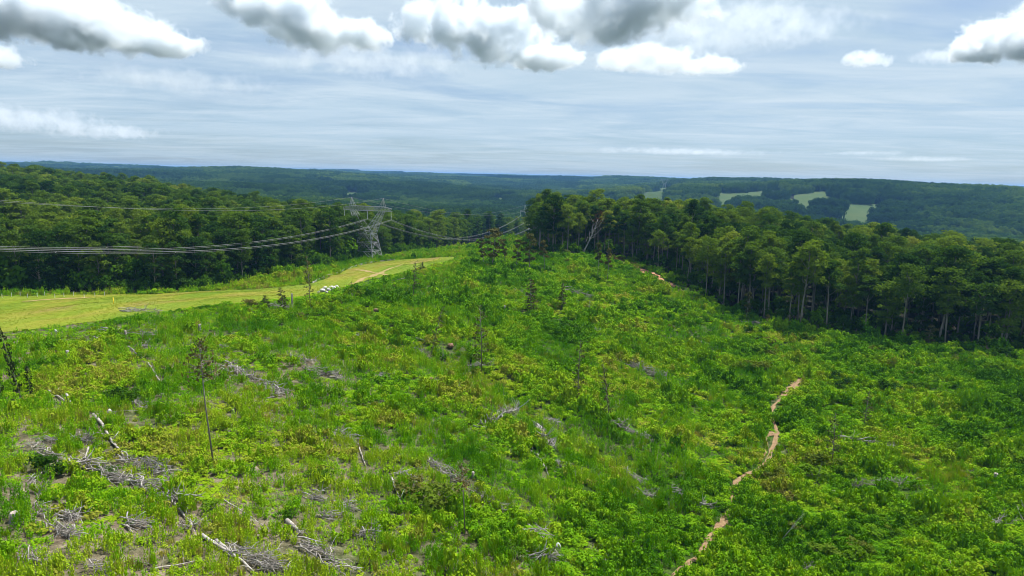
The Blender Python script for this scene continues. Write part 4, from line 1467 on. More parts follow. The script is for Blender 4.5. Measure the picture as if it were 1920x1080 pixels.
CON_DENSE = [conifer_mesh(300 + i, n=620, leaf=0.05, rad=0.18) for i in range(3)]
CON_THIN = [conifer_mesh(310 + i, n=420, leaf=0.034, rad=0.17, bare=0.15, dense=0.8) for i in range(3)]
CON_TOP = [conifer_mesh(320 + i, n=500, leaf=0.035, rad=0.22, bare=0.66, dense=0.6, droop=0.1) for i in range(2)]
for t, c in CON_TOP: t.materials.append(M_BARK); c.materials.append(M_SCRUB)
for t, c in CON_DENSE: t.materials.append(M_BARK); c.materials.append(M_CEDAR)
for t, c in CON_THIN: t.materials.append(M_BARK); c.materials.append(M_SCRUB)


def place_tree(base, top, meshes, label, name, cat='tree', group=None, tint=0.5, wide=1.0, rz=None, native=1.0, clear=0.7):
    """stand a tree on the slope so that it reaches from one point of the photograph to another"""
    q = hit(*base)
    pb = np.array(q) - np.array([0, 0, CAM_Z])
    d = ray(*top); d = d * (pb @ FWD) / (d @ FWD)
    v = d - pb
    v = np.array([v[0], 0.0, max(v[2], 0.5)])
    h = float(np.linalg.norm(v))
    e = empty(name, q)
    e.rotation_mode = 'QUATERNION'
    qq = Vector((0, 0, 1)).rotation_difference(Vector(v))
    from mathutils import Quaternion
    e.rotation_quaternion = qq @ Quaternion((0, 0, 1), rz if rz is not None else base[0] * 0.37)
    e.scale = (h / native * wide, h / native * wide, h / native)
    t, c = meshes
    obj('trunk', t, parent=e)
    if c is not None:
        cr = obj('crown', c, parent=e); cr['tint'] = tint
    tag(e, label, cat, group)
    CLEAR.append((q[0], q[1], q[0], q[1] - 0.8, clear))
    return e


# broadleaf stragglers at the head of the slope
STRAG = []
for i, (bare, rx, nl) in enumerate([(.12, 2.4, 12), (.2, 2.0, 10), (.35, 1.8, 8)]):
    t, c = tree_meshes(400 + i, 12.0, bare, rx, nl, 0.5, 1500, r0=0.13, sparse=0.5)
    STRAG.append((with_mat(t, M_BARK_PALE), with_mat(c, M_SCRUB)))
DEADT = []
for i in range(3):
    t, c = tree_meshes(430 + i, 12.0, [.3, .4, .2][i], 2.3, 11, 0.3, 40, r0=0.16)
    DEADT.append((with_mat(t, M_DEAD), None))
GS = 'thin trees left standing in the clearing'
for base, top, m, lab, tint, wide in [
        ((923, 499), (926, 424), STRAG[0], 'bushy brown-leaved tree beside the power line cut', 0.45, 1.35),
        ((907, 497), (902, 445), STRAG[1], 'sparse small tree left of the bushy brown one', 0.5, 1.0),
        ((968, 505), (972, 446), STRAG[1], 'thin straggly tree in the middle of the group at the head of the slope', 0.55, 1.0),
        ((993, 507), (992, 434), STRAG[0], 'tallest straggly tree of the group at the head of the slope', 0.5, 1.0),
        ((1020, 509), (1024, 447), STRAG[2], 'round-topped straggly tree of the group at the head of the slope', 0.5, 1.0),
        ((948, 499), (944, 452), STRAG[2], 'smallest straggly tree right of the bushy brown one', 0.6, 0.9),
        ((1120, 522), (1127, 452), STRAG[2], 'pale-stemmed thin tree in front of the wood, left of two', 0.45, 0.8),
        ((1138, 529), (1146, 462), STRAG[2], 'pale-stemmed thin tree in front of the wood, right of two', 0.45, 0.75),
        ((1398, 604), (1403, 543), STRAG[1], 'thin grey-leaved tree standing before the wood above the trail', 0.4, 0.8),
        ((1437, 615), (1439, 588), STRAG[0], 'small pale sapling before the wood above the trail', 0.7, 0.8),
        ((1740, 650), (1742, 606), STRAG[0], 'bushy sapling rising in front of the wood past the trail', 0.3, 1.3),
        ((582, 576), (584, 478), CON_THIN[0], 'slender scraggly tree at the hay edge left of the boulder pile', 0.4, 0.7),
        ((775, 553), (779, 488), CON_THIN[1], 'slender dark tree at the hay corner', 0.3, 1.0),
        ((400, 868), (400, 622), CON_TOP[0], 'tall thin bare-stemmed tree in the middle of the spur', 0.85, 0.8),
        ((903, 698), (907, 568), CON_THIN[0], 'tall feathery dead conifer on the middle slope', 0.35, 0.9),
        ((807, 669), (829, 572), CON_THIN[1], 'leaning dead conifer behind the broken snag', 0.7, 0.7),
        ((1083, 755), (1088, 632), CON_THIN[2], 'slim feathery sapling left of the fallen tree', 0.4, 0.7),
        ((1143, 788), (1134, 676), CON_THIN[0], 'dark slim sapling below the fallen tree', 0.2, 0.8),
        ((872, 1000), (876, 860), CON_TOP[1], 'thin bare-stemmed sapling at the yellow-green bush', 0.7, 1.0),
        ((1560, 870), (1556, 770), CON_THIN[0], 'dark feathery sapling among the shrubs past the trail', 0.15, 1.0),
        ((1620, 800), (1625, 730), CON_THIN[2], 'second feathery sapling among the shrubs past the trail', 0.2, 1.0)]:
    place_tree(base, top, m, lab, 'thin_tree', 'tree', GS, tint, wide, native=12.0 if m in STRAG else 1.0)
GC = 'dark narrow conifers in the clearing'
for base, top, m, lab, tint, wide in [
        ((40, 748), (14, 606), CON_DENSE[0], 'tall dark leaning cedar at the frame edge of the spur', 0.25, 0.42),
        ((56, 742), (55, 684), CON_DENSE[1], 'small dark cedar right of the leaning cedar', 0.2, 0.9),
        ((2, 745), (1, 700), CON_DENSE[2], 'dark cedar cut by the frame edge', 0.2, 1.0),
        ((997, 590), (998, 522), CON_DENSE[1], 'dark bushy cedar standing alone on the upper slope', 0.95, 1.3),
        ((659, 542), (659, 527), CON_DENSE[2], 'tiny dark cedar at the hay edge right of the boulders', 0.2, 1.0),
        ((790, 508), (793, 491), CON_DENSE[0], 'low dark cedar bush at the hay corner', 0.4, 2.4),
        ((533, 584), (530, 538), CON_DENSE[2], 'dark shaggy cedar in the scrub at the hay edge', 0.8, 1.6),
        ((500, 578), (497, 553), CON_DENSE[0], 'low dark cedar left of the shaggy one', 0.9, 2.2),
        ((1052, 582), (1055, 530), CON_DENSE[0], 'brownish cedar right of the dark bushy cedar', 0.9, 1.0)]:
    place_tree(base, top, m, lab, 'cedar', 'cedar', GC, tint, wide)
GD = 'dead trees and snags in the clearing'
place_tree((1092, 478), (1128, 400), (DEADT[0][0], None), 'leaning dead tree with rust-brown top before the wood', 'dead_tree', 'dead tree', GD, wide=1.4, native=12)
place_tree((1104, 590), (1106, 556), DEADT[1], 'bare grey snag in the dark scrub of the upper slope', 'dead_tree', 'dead tree', GD, native=12)
place_tree((832, 678), (829, 632), DEADT[2], 'broken snag beside the pink root ball', 'dead_tree', 'dead tree', GD, native=12, wide=0.7)
place_tree((1462, 1016), (1512, 948), DEADT[1], 'white bare branch curving up past the trail', 'dead_tree', 'dead tree', GD, native=12, wide=0.5)
place_tree((1530, 905), (1540, 855), DEADT[2], 'thin bare stem among the brown shrubs past the trail', 'dead_tree', 'dead tree', GD, native=12, wide=0.4)
rd = np.random.default_rng(9)
pt = np.array(hit(1092, 478)); tp = ray(1126, 402) * ((pt - [0, 0, CAM_Z]) @ FWD) / (ray(1126, 402) @ FWD) + [0, 0, CAM_Z]
v, f = leaf_quads(rd.normal(0, 1, (170, 3)) * np.array([1.3, 1.3, 2.6]), rd.normal(0, 1, (170, 3)), 0.55, rd)
dt = [o for o in COL.objects if o.get('label', '').startswith('leaning dead tree')][0]
cr = obj('crown', mesh_from('crown', v, f), M_RUST, dt)
bpy.context.view_layer.update()
cr.matrix_parent_inverse = dt.matrix_world.inverted()
cr.location = tuple(tp - np.array([0.3, 0, 1.5]))
cr.rotation_euler = (0, 0.45, 0)


# ---- shrubs
def shrub_mesh(seed, n=520, leaf=0.17):
    rng = np.random.default_rng(seed)
    mb = MB()
    C, Nn = [], []
    nl = 9
    for i in range(nl):
        a = rng.uniform(0, 6.283); rr = rng.uniform(0.1, 0.72) ** 0.8
        R = rng.uniform(0.26, 0.42); hz = rng.uniform(0.35, 0.95) * (1 - 0.4 * rr)
        c = np.array([math.cos(a) * rr, math.sin(a) * rr, hz])
        mb.tube([(c[0] * 0.1, c[1] * 0.1, -0.05), tuple(c * np.array([.6, .6, .55])), tuple(c)], [0.03, 0.02, 0.008], 4, cap=False)
        q = rng.normal(0, 1, (n // nl, 3)); q /= np.linalg.norm(q, axis=1, keepdims=True)
        q[:, 2] = np.where(q[:, 2] < -0.4, -q[:, 2], q[:, 2])
        C.append(c + q * R * rng.uniform(0.55, 1.1, (len(q), 1))); Nn.append(q + [0, 0, 0.4])
    C = np.concatenate(C); C[:, 2] = np.maximum(C[:, 2], 0.03)
    v, f = leaf_quads(C, np.concatenate(Nn), leaf, rng)
    return with_mat(mb.mesh('stem', True), M_TWIG), with_mat(mesh_from('foliage', v, f), M_SHRUB)


SHRUBS = [shrub_mesh(500 + i) for i in range(5)]
SHRUB_AT = []


def shrub(x, y, r, h, tint, label, k):
    z = float(height(x, y))
    e = empty('shrub', (x, y, z), (x * 3.1 + y) % 6.28)
    e.scale = (r, r, h)
    s, f = SHRUBS[k % 5]
    obj('stem', s, parent=e)
    o = obj('foliage', f, parent=e); o['tint'] = float(tint)
    tag(e, label, 'shrub', 'shrubs scattered over the clearing')


hand = [((810, 950), 3.4, 2.6, 0.85, 'large yellow-green bush beside the shaded hollow'), ((770, 925), 2.6, 1.8, 0.95, 'brown dead bush in the shaded hollow'),
        ((1590, 668), 2.2, 1.6, 0.2, 'dark green shrub at the upper bend of the trail'), ((1500, 770), 1.8, 1.3, 0.5, 'bright round shrub hugging the trail'),
        ((1423, 790), 1.2, 1.0, 0.25, 'small dark round shrub left of the trail'), ((1421, 805), 1.0, 0.9, 0.3, 'smaller round shrub under the dark one left of the trail'),
        ((1388, 843), 1.0, 0.9, 0.3, 'lone round shrub on the slope left of the trail'), ((1593, 900), 1.5, 1.2, 0.5, 'bright shrub left of the long level log'),
        ((1840, 900), 1.7, 1.4, 0.5, 'bright shrub touching the pale stump past the trail'), ((1030, 880), 1.1, 1.1, 0.45, 'round shrub beside the fallen dead tree'),
        ((400, 958), 1.6, 0.9, 0.6, 'light green fern bush at the lower end of the brush line'), ((200, 890), 1.5, 0.9, 0.3, 'dark green shrub under the thickest log'),
        ((550, 600), 3.0, 1.8, 0.9, 'brown scrub mound below the shaggy cedar'), ((620, 575), 3.0, 1.6, 0.85, 'brown scrub mound below the boulder pile'),
        ((470, 572), 2.4, 1.4, 0.9, 'brown scrub mound at the hay edge left of the cedars'), ((960, 1040), 1.6, 1.2, 0.3, 'dark shrub at the bottom of the frame left of the trail')]
for i, (p, r, h, t, lab) in enumerate(hand):
    q = hit(*p); SHRUB_AT.append(q[:2]); shrub(q[0], q[1], r, h, t, lab, i)
SIZEW = ['low', 'mid-sized', 'large']


def auto_shrubs():
    x, y, rng = jitter_grid(-140, 190, 55, 330, 3.4, 55)
    z = height(x, y)
    px, py, w = project(x, y, z)
    ok = inside(OPEN, x, y) & ~inside(FIELD, x, y) & (px > -10) & (px < 1930) & (py < 1090) & (w > 0)
    x, y, px, py = x[ok], y[ok], px[ok], py[ok]
    right_of = sstep(-6, 14, x - np.interp(y, TRAIL_L[:, 1][np.argsort(TRAIL_L[:, 1])], TRAIL_L[:, 0][np.argsort(TRAIL_L[:, 1])]))
    dens = 0.40 * right_of + 0.04 + 0.16 * sstep(130, 220, y) * sstep(-20, 30, x)
    patch = sstep(-0.15, 0.45, fbm(x, y, 22.0, 66, 3))
    dw = dist_line(EDGES[1], x, y)
    dens = dens * (0.15 + 1.5 * patch) + 0.5 * (dw < 9)
    dt = dist_line(TRAIL_L, x, y)
    dfield = dist_line(NEAR_L, x, y)
    pick = (rng.random(len(x)) < dens) & (dt > 3.2) & (dfield > 4) & ~((x < -18) & (y > 195))
    ids = np.where(pick)[0]
    rng.shuffle(ids); ids = ids[:262]
    cells = {}
    for i in ids:
        u, v = px[i], py[i]
        r = float(np.clip(rng.lognormal(0.45, 0.38), 0.7, 3.2)) * (1.15 if y[i] > 150 else 0.9)
        h = r * rng.uniform(0.6, 1.0)
        tint = float(np.clip(0.50 + 0.50 * fbm(x[i], y[i], 20.0, 72, 2) + rng.normal(0, 0.14), 0, 1))
        tone = 'dark green' if tint < 0.3 else 'fresh green' if tint < 0.62 else 'olive' if tint < 0.82 else 'brownish'
        size = SIZEW[0 if r < 1.2 else 1 if r < 1.8 else 2]
        tr = np.interp(v, [640, 700, 800, 900, 1050], [1590, 1510, 1455, 1390, 1300])
        side = 'past the trail' if u > tr else 'on the slope' if u > 640 else 'on the spur'
        band = ('at the foot of the wood' if dw[i] < 9 else 'in the upper part' if v < 620 else 'in the upper middle' if v < 720 else 'in the middle' if v < 830 else 'in the lower middle' if v < 950 else 'near the bottom')
        col = 'toward the frame edge' if u > 1740 or u < 200 else 'level with the pale stump' if False else ('close to the trail' if abs(u - tr) < 110 else 'away from the trail')
        cells.setdefault((size, tone, side, band), []).append((u, i, r, h, tint))
    ORD = 'leftmost second third fourth fifth sixth seventh eighth ninth tenth eleventh twelfth thirteenth fourteenth fifteenth sixteenth seventeenth eighteenth nineteenth twentieth'.split()
    for (size, tone, side, band), L in cells.items():
        L.sort()
        for k_, (u, i, r, h, tint) in enumerate(L):
            lead = '' if len(L) == 1 else ORD[min(k_, 19)] + ' '
            SHRUB_AT.append((x[i], y[i]))
            shrub(x[i], y[i], r, h, tint, '%s%s %s shrub %s, %s' % (lead, size, tone, side, band), i)
    print('shrubs', len(ids))


auto_shrubs()

# ------------------------------------------------------------------ ground cover
WEED_STOPS = [(0.0, (0.034, 0.13, 0.004)), (0.25, (0.070, 0.225, 0.004)), (0.5, (0.128, 0.325, 0.005)), (0.75, (0.215, 0.42, 0.007)), (1.0, (0.34, 0.46, 0.018))]
M_WEED = leaf_material('weed_leaves', WEED_STOPS, 0.18, 0.25, 0.35)
M_GRASS = leaf_material('grass_blades', [(0.0, (0.07, 0.16, 0.008)), (0.4, (0.155, 0.29, 0.010)), (0.7, (0.26, 0.36, 0.018)), (1.0, (0.40, 0.37, 0.09))], 0.25, 0.2, 0.4)
M_BRAM = leaf_material('bramble_leaves', [(0.0, (0.034, 0.105, 0.005)), (0.35, (0.095, 0.235, 0.006)), (0.65, (0.180, 0.330, 0.008)), (0.88, (0.225, 0.32, 0.013)), (1.0, (0.23, 0.25, 0.03))], 0.18, 0.3, 0.4)


def fennel_mesh(seed, stems=6, per=16, leaf=0.15):
    rng = np.random.default_rng(seed)
    C, Nn = [], []
    for s in range(stems):
        a = rng.uniform(0, 6.283); r = rng.uniform(0, 0.30)
        h = rng.uniform(0.6, 1.05)
        t = np.sort(rng.uniform(0.08, 1, per)) ** 0.8
        w = 0.11 * (1.15 - t)
        ang = rng.uniform(0, 6.283, per)
        C.append(np.stack([math.cos(a) * r * (1 + 0.3 * t) + np.cos(ang) * w, math.sin(a) * r * (1 + 0.3 * t) + np.sin(ang) * w, t * h], -1))
        Nn.append(np.stack([np.cos(ang), np.sin(ang), np.full(per, 0.6)], -1))
    v, f = leaf_quads(np.concatenate(C), np.concatenate(Nn), leaf, rng, 0.5, 0.4)
    return with_mat(mesh_from('weed', v, f), M_WEED)


def bramble_mesh(seed, n=110, leaf=0.24):
    rng = np.random.default_rng(seed)
    C, Nn = [], []
    for i in range(5):
        c = np.array([rng.uniform(-.5, .5), rng.uniform(-.5, .5), rng.uniform(.15, .42)])
        q = rng.normal(0, 1, (n // 5, 3)); q /= np.linalg.norm(q, axis=1, keepdims=True); q[:, 2] = np.abs(q[:, 2])
        C.append(c + q * rng.uniform(0.25, 0.42, (len(q), 1))); Nn.append(q + [0, 0, 0.5])
    C = np.concatenate(C); C[:, 2] = np.maximum(C[:, 2], 0.03)
    v, f = leaf_quads(C, np.concatenate(Nn), leaf, rng, 0.8, 0.5)
    return with_mat(mesh_from('bramble', v, f), M_BRAM)


def grass_mesh(seed, n=34, h=0.55, w=0.035, spread=0.35):
    rng = np.random.default_rng(seed)
    a = rng.uniform(0, 6.283, n); r = spread * np.sqrt(rng.random(n))
    bx, by = np.cos(a) * r, np.sin(a) * r
    L = rng.uniform(0.5, 1.1, n) * h; d = rng.uniform(0, 6.283, n); k = rng.uniform(0.1, 0.55, n) * L
    tx, ty = bx + np.cos(d) * k, by + np.sin(d) * k
    nx, ny = -np.sin(d) * w, np.cos(d) * w
    mx, my = bx + np.cos(d) * k * 0.35, by + np.sin(d) * k * 0.35
    V = np.stack([np.stack([bx - nx, by - ny, 0 * L], -1), np.stack([bx + nx, by + ny, 0 * L], -1), np.stack([mx + nx * .8, my + ny * .8, L * 0.6], -1),
                  np.stack([tx, ty, L], -1), np.stack([mx - nx * .8, my - ny * .8, L * 0.6], -1)], 1).reshape(-1, 3)
    F = np.arange(5 * n).reshape(n, 5)
    return with_mat(mesh_from('grass_tuft', V, F), M_GRASS)


SPUR = np.array([(-70, 20), (-140, 100)] + hits([(0, 630), (290, 590), (450, 570), (600, 590), (680, 622), (770, 655), (900, 702), (1040, 780), (1160, 860), (1230, 940)]) + [(20, 60), (10, 20)])


def clear_mask(x, y):
    m = np.zeros(x.shape, bool)
    for x0, y0, x1, y1, r in CLEAR:
        near = (x > min(x0, x1) - r) & (x < max(x0, x1) + r) & (y > min(y0, y1) - r - 1) & (y < max(y0, y1) + r)
        if near.any():
            idx = np.where(near)[0]
            d = dist_line(np.array([(x0, y0 - 0.5), (x1 + 1e-6, y1 - 0.5)]), x[idx], y[idx])
            m[idx] |= d < r
    return m


def ground_cover():
    PX, PY, ST = [], [], []
    for y0, y1, s, sd in ((46, 112, 0.50, 1), (112, 185, 0.68, 2), (185, 460, 1.05, 3)):
        x, y, _ = jitter_grid(-0.82 * y1 - 12, 0.82 * y1 + 12, y0, y1, s, sd, 0.5)
        ok = np.abs(x) < 0.80 * y + 10
        x, y = x[ok], y[ok]
        ok = inside(OPEN, x, y) & ~inside(FIELD, x, y)
        x, y = x[ok], y[ok]
        PX.append(x); PY.append(y); ST.append(np.full(len(x), s))
    x, y, st = np.concatenate(PX), np.concatenate(PY), np.concatenate(ST)
    z = height(x, y)
    px, py, w = project(x, y, z)
    ok = (px > -60) & (px < 1980) & (py < 1130)
    x, y, z, st, w, px, py = (q[ok] for q in (x, y, z, st, w, px, py))
    rng = np.random.default_rng(12)
    n = len(x)
    bare = bareness(x, y)
    dt = dist_line(TRAIL_L, x, y)
    clr = clear_mask(x, y)
    drt = dist_line(np.array(DIRT), x, y)
    patch = fbm(x, y, 3.2, 41, 3)
    big = fbm(x, y, 30.0, 42, 3)
    fine = fbm(x, y, 1.5, 49, 2)
    dens = np.clip(1.0 - 0.36 * bare + 1.3 * fine * bare + 0.25 * patch * bare, 0.06, 1)
    dens = dens * np.where(bare < 0.2, np.clip(0.95 + 0.6 * fine, 0.35, 1), 1)
    keep = (rng.random(n) < dens) & (dt > 0.70 + 0.5 * fine + 0.45 * sstep(100, 160, y)) & (drt > 3.6) & ~(clr & (rng.random(n) < 0.93))
    x, y, z, st, w, bare, patch, big, px, py = (q[keep] for q in (x, y, z, st, w, bare, patch, big, px, py))
    n = len(x)
    # which plants: tall weeds on the spur and the slope, brambles in patches and past the trail, grass between
    tl = TRAIL_L[np.argsort(TRAIL_L[:, 1])]
    past = sstep(-8, 12, x - np.interp(y, tl[:, 1], tl[:, 0]))
    upper = sstep(150, 210, y)
    bank = (x < -20) & (y > 200)
    fb = fbm(x, y, 11.0, 43, 3)
    spur = inside(SPUR, x, y)
    p_b = np.clip(np.where(spur, 0.10, 0.42) + 0.30 * past + 0.12 * upper + 0.75 * fb - 0.35 * bare, 0.03, 0.92)
    p_g = np.clip(0.14 + 0.10 * past + 0.5 * fbm(x, y, 9.0, 44, 2), 0.03, 0.6) * (1 - 0.4 * bare)
    p_b = np.where(bank, 0.10, p_b); p_g = np.where(bank, 0.35, p_g)
    r = rng.random(n)
    isb = r < p_b
    isg = (~isb) & (rng.random(n) < p_g)
    isw = ~isb & ~isg
    tint = np.where(spur, 0.58, 0.46) + np.where(bank, 0.24, 0) + 0.28 * big + 0.26 * fbm(x, y, 6.0, 45, 2) + rng.normal(0, 0.07, n) + 0.10 * bare
    grow = (st / 0.5) ** 0.62
    fine2 = fbm(x, y, 1.9, 51, 2)
    hgt = 1.12 * np.clip(1.0 + 0.35 * patch + 1.15 * fine2, 0.28, 2.1)
    hgt = hgt * (0.38 + 0.62 * sstep(2, 15, dist_line(NEAR_L, x, y)))
    P = np.stack([x, y, z], -1)
    rz = rng.uniform(0, 6.283, n)
    mound = 1 + 1.1 * np.clip(fbm(x, y, 7.0, 50, 2), 0, 1) * (1 - bare)
    til = rng.normal(0, 0.10, (n, 2))
    sz = np.stack([grow * rng.uniform(0.75, 1.25, n)] * 2 + [grow ** 0.6 * hgt * rng.uniform(0.7, 1.25, n)], -1)
    FEN = [fennel_mesh(600 + i) for i in range(6)]
    BR = [bramble_mesh(620 + i) for i in range(5)]
    GR = [grass_mesh(640 + i) for i in range(4)]
    m = isw
    scatter('weeds', P[m], rz[m], sz[m] * np.array([1, 1, 0.95]), np.clip(tint[m], 0, 1), rng.integers(0, 6, m.sum()), FEN, 'bright green feathery weeds covering the cleared slope', til[m])
    m = isb
    scatter('brambles', P[m], rz[m], sz[m] * np.stack([mound[m] ** 0.5, mound[m] ** 0.5, mound[m]], -1), np.clip(tint[m] - 0.02 + 0.28 * fbm(x[m], y[m], 13.0, 47, 2), 0, 1), rng.integers(0, 5, m.sum()), BR, 'low brambles and ferns in dark and brown patches', til[m])
    m = isg
    scatter('grass', P[m], rz[m], sz[m], np.clip(tint[m] - 0.05, 0, 1), rng.integers(0, 4, m.sum()), GR, 'long grass between the weeds', til[m])
    # stubble of the mown strip
    xs, ys, g = jitter_grid(-190, 0, 90, 400, 1.1, 8, 0.5)
    ok = inside(FIELD, xs, ys)
    xs, ys = xs[ok], ys[ok]
    pu, pv, _w = project(xs, ys, height(xs, ys))
    ok = (pu > -40)
    xs, ys = xs[ok], ys[ok]
    k = len(xs)
    M_HAY = leaf_material('hay_blades', [(0.0, (0.11, 0.18, 0.010)), (0.45, (0.20, 0.235, 0.016)), (0.75, (0.26, 0.24, 0.035)), (1.0, (0.29, 0.23, 0.08))], 0.3, 0.2, 0.3)
    ST_ = [grass_mesh(660 + i, 18, 0.13, 0.025, 0.6) for i in range(3)]
    for q in ST_: q.materials[0] = M_HAY
    ti = np.clip(0.40 + 0.42 * fbm(xs, ys * 0.4, 14.0, 48, 3) + g.normal(0, 0.05, k), 0, 1)
    scatter('hay_stubble', np.stack([xs, ys, height(xs, ys) + 0.08], -1), g.uniform(0, 6.28, k), g.uniform(0.7, 1.3, k), ti, g.integers(0, 3, k), ST_, 'short yellow stubble of the mown strip')
    print('cover', n, k)


ground_cover()


def undergrowth():
    """young growth at the foot of both woods"""
    x, y, rng = jitter_grid(-330, 300, 120, 470, 2.6, 91)
    ok = ~inside(OPEN, x, y) & (np.abs(x) < 0.8 * y + 20)
    x, y = x[ok], y[ok]
    dl, dr = dist_line(EDGES[0], x, y), dist_line(EDGES[1], x, y)
    de = np.minimum(dl, dr)
    ok = (de < 30) & (rng.random(len(x)) < np.where(de < 5, 0.8, np.where(de < 16, 0.55, 0.3)))
    x, y, de, left = x[ok], y[ok], de[ok], (dl < dr)[ok]
    n = len(x)
    h = rng.uniform(1.0, 3.4, n) * np.where(left, 1.6, 0.85) * np.where((rng.random(n) < 0.25) & (de > 3), 2.1, 1)
    sz = np.stack([h * 0.75, h * 0.75, h], -1)
    me = [joined(s, f, 'young_growth') for s, f in SHRUBS]
    scatter('undergrowth', np.stack([x, y, height(x, y)], -1), rng.uniform(0, 6.28, n), sz, np.clip(rng.normal(0.22, 0.16, n), 0, 0.8), rng.integers(0, 5, n), me, 'dark young growth at the foot of the woods')
    print('undergrowth', n)


undergrowth()
# ------------------------------------------------------------------ clouds: real bodies of mist, far beyond the haze
def cloud(blobs, dist, label, seed, group, dens=0.019, amp=2.5, nscale=0.0042, flat=None, thick=0.8, step=0.22, soft=0.95):
    """blobs: (column, row, half width px, half height px) of the main billows; the body is about as deep as wide.
    Mist thickens inside the billows, and fractal noise tears its rim"""
    px = dist / FPX
    B = []
    for (bx, by, rx, ry) in blobs:
        c = ray(bx, by) * dist + np.array([0, 0, CAM_Z])
        B.append((c, np.array([rx * px, max(rx * thick, ry) * px, ry * px])))
    org = np.mean([c for c, _ in B], 0)
    grow = math.sqrt(1 + amp * 0.26)
    V, F, n = [], [], 0
    iv, fi = ico(3)
    zb = None if flat is None else (ray(blobs[0][0], flat) * dist)[2] + CAM_Z - org[2]
    for c, r in B:
        v = iv * r * grow + (c - org)
        if zb is not None: v[:, 2] = np.maximum(v[:, 2], zb - 0.35 * r[2])
        V.append(v); F.append(fi + n); n += len(v)
    o = obj('cloud', mesh_from('cloud', np.concatenate(V), np.concatenate(F)), loc=org)
    r = o.modifiers.new('union', 'REMESH'); r.mode = 'VOXEL'; r.voxel_size = 10 * px * 1.2
    m, k = material('cloud_mist')
    tc = k.n('ShaderNodeTexCoord').outputs['Object']

    def vm(op, a, b):
        nd = k.n('ShaderNodeVectorMath', operation=op)
        k.link(a, nd.inputs[0]); nd.inputs[1].default_value = b
        return nd
    s = None
    for c, rr in B:
        q = vm('DIVIDE', vm('SUBTRACT', tc, tuple(c - org)).outputs[0], tuple(rr)).outputs[0]
        dt = k.n('ShaderNodeVectorMath', operation='DOT_PRODUCT'); k.link(q, dt.inputs[0]); k.link(q, dt.inputs[1])
        e = k.math('SUBTRACT', 1.0, dt.outputs['Value'])
        s = e if s is None else k.math('SMOOTH_MAX', s, e, 0.5)
    if zb is not None:
        sep = k.n('ShaderNodeSeparateXYZ'); k.link(tc, sep.inputs[0])
        below = k.math('MAXIMUM', k.math('DIVIDE', k.math('SUBTRACT', zb, sep.outputs[2]), float(np.mean([r_[2] for _, r_ in B]))), 0.0)
        s = k.math('SUBTRACT', s, k.math('MULTIPLY', below, 3.5))
    mp = k.mapping(tc, loc=(seed * 311.0, seed * 97.0, seed * 53.0))
    nz = k.noise(mp, nscale, 7.0, 0.66, 0.3)
    f = k.math('ADD', s, k.math('MULTIPLY', k.math('SUBTRACT', nz, 0.52), 2.0 * amp))
    d = k.math('MULTIPLY', k.maprange(f, 0.0, soft, 0.0, 1.0, True), dens)
    v = k.n('ShaderNodeVolumePrincipled')
    v.inputs['Color'].default_value = (0.93, 0.967, 1.0, 1)
    k.link(d, v.inputs['Density'])
    v.inputs['Anisotropy'].default_value = 0.35
    ou = k.n('ShaderNodeOutputMaterial'); k.link(v.outputs[0], ou.inputs['Volume'])
    m.cycles.volume_step_rate = step
    o.data.materials.append(m)
    tag(o, label, 'cloud', group)
    return o


G = 'cumulus clouds across the top of the sky'
cloud([(30, 20, 190, 52), (180, 52, 150, 44), (290, 84, 95, 24), (-120, 0, 160, 60)], 6200, 'large white cumulus with dark base in the upper corner above the wooded hill', 1, G, flat=104)
cloud([(540, 20, 110, 50), (620, 62, 110, 36), (470, -20, 80, 46)], 5800, 'grey cumulus between the two brightest white clouds', 2, G, flat=100)
cloud([(840, 40, 95, 52), (930, 66, 110, 50), (1020, 106, 90, 26)], 6400, 'brightest tall white cumulus above the middle of the valley', 3, G, flat=132)
cloud([(1110, 30, 130, 52), (1210, -10, 150, 64), (1050, 5, 80, 42)], 4700, 'dark slate grey cumulus right of the brightest cloud', 4, G, flat=84)
cloud([(1215, 112, 110, 24), (1330, 124, 70, 20)], 7200, 'low ragged white cloud strip under the dark grey cumulus', 5, G, dens=0.010, flat=132, nscale=0.0042)
cloud([(1890, 75, 95, 44), (1970, 60, 120, 60), (1815, 94, 50, 28)], 6000, 'white cumulus with grey underside at the frame edge over the far farmland', 6, G, flat=112)
cloud([(1628, 112, 48, 18)], 7400, 'smallest lone white cloud puff beside open sky', 7, G, dens=0.007, flat=122, nscale=0.006)
cloud([(-10, 108, 60, 24)], 7800, 'small bright cloud cut by the frame under the large cumulus', 8, G, dens=0.012, flat=124, nscale=0.005)
cloud([(60, 225, 130, 22), (190, 246, 110, 14), (-40, 215, 100, 26)], 16000, 'thin flat broken cloud bank low over the wooded hill', 9, G, dens=0.0010, amp=3.6, nscale=0.0030, flat=262, step=0.3, soft=1.2)

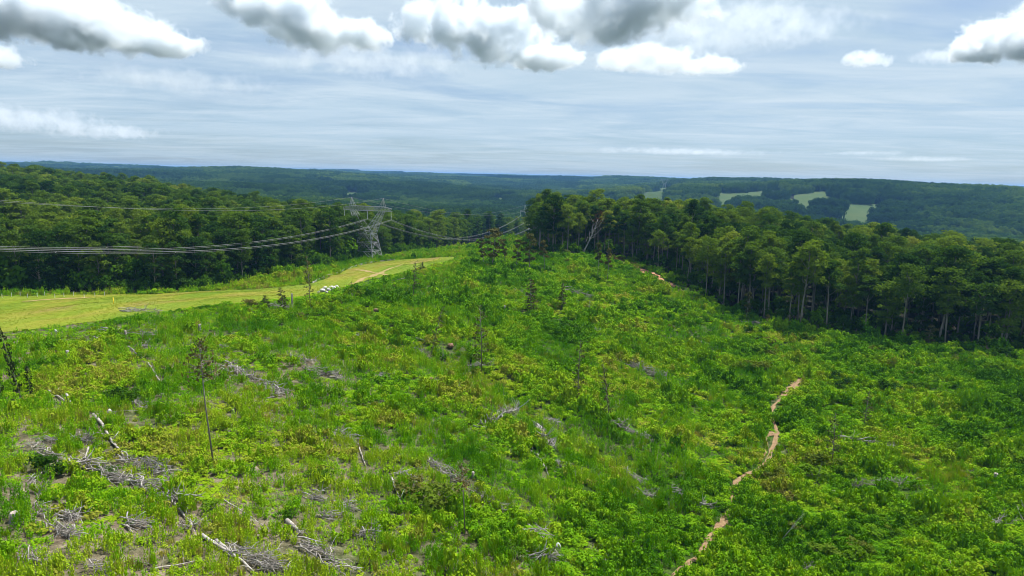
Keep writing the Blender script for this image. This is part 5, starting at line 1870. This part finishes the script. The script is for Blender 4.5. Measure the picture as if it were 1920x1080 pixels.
GT = 'thin cloud shreds in the sky'
cloud([(700, 112, 190, 26), (560, 120, 90, 14)], 9000, 'thin grey shred under the gap between the two brightest clouds', 11, GT, dens=0.0011, amp=3.4, nscale=0.0034, step=0.3, soft=1.6)
cloud([(1330, 60, 170, 44), (1480, 40, 150, 36)], 9000, 'pale veil of cloud right of the dark grey cumulus', 12, GT, dens=0.0012, amp=3.2, nscale=0.0030, step=0.3, soft=1.6)
cloud([(330, 150, 200, 18)], 11000, 'faint flat shred below the large corner cumulus', 13, GT, dens=0.0007, amp=3.2, nscale=0.0030, step=0.3, soft=1.6)
cloud([(1760, 108, 60, 14)], 8000, 'small ragged shred left of the frame edge cumulus', 14, GT, dens=0.003, amp=2.8, nscale=0.0052, step=0.3, soft=1.4)
cloud([(1290, 284, 150, 5), (1140, 281, 26, 6)], 24000, 'long white cloud streak low over the far farmland', 15, GT, dens=0.00035, amp=3.4, nscale=0.0022, step=0.15, soft=1.2)
cloud([(1600, 286, 110, 4), (1740, 298, 110, 5)], 25000, 'shorter white cloud streak low at the right of the horizon', 16, GT, dens=0.00022, amp=3.4, nscale=0.0022, step=0.15, soft=1.2)
# ------------------------------------------------------------------ the air between here and the horizon
def make_haze():
    mb = MB()
    g = bpy.data.objects['ground'].data
    zz = np.empty(len(g.vertices) * 3, np.float32); g.vertices.foreach_get('co', zz); zz = zz[2::3]
    lo, hi = float(zz.min()) - 1.5, max(74.0, float(zz.max()) + 34.0)
    print('haze', lo, hi)
    mb.box((0, 7400, (lo + hi) / 2), (30000, 19800, hi - lo))
    m, k = material('haze_air')
    v = k.n('ShaderNodeVolumePrincipled')
    v.inputs['Color'].default_value = (0.22, 0.50, 1.0, 1)
    v.inputs['Density'].default_value = 0.66e-4
    v.inputs['Anisotropy'].default_value = 0.15
    o_ = k.n('ShaderNodeOutputMaterial'); k.link(v.outputs[0], o_.inputs['Volume'])
    o = obj('haze', mb.mesh('haze'), m)
    o['kind'] = 'stuff'; o['label'] = 'thin blue haze filling the valley air'


make_haze()
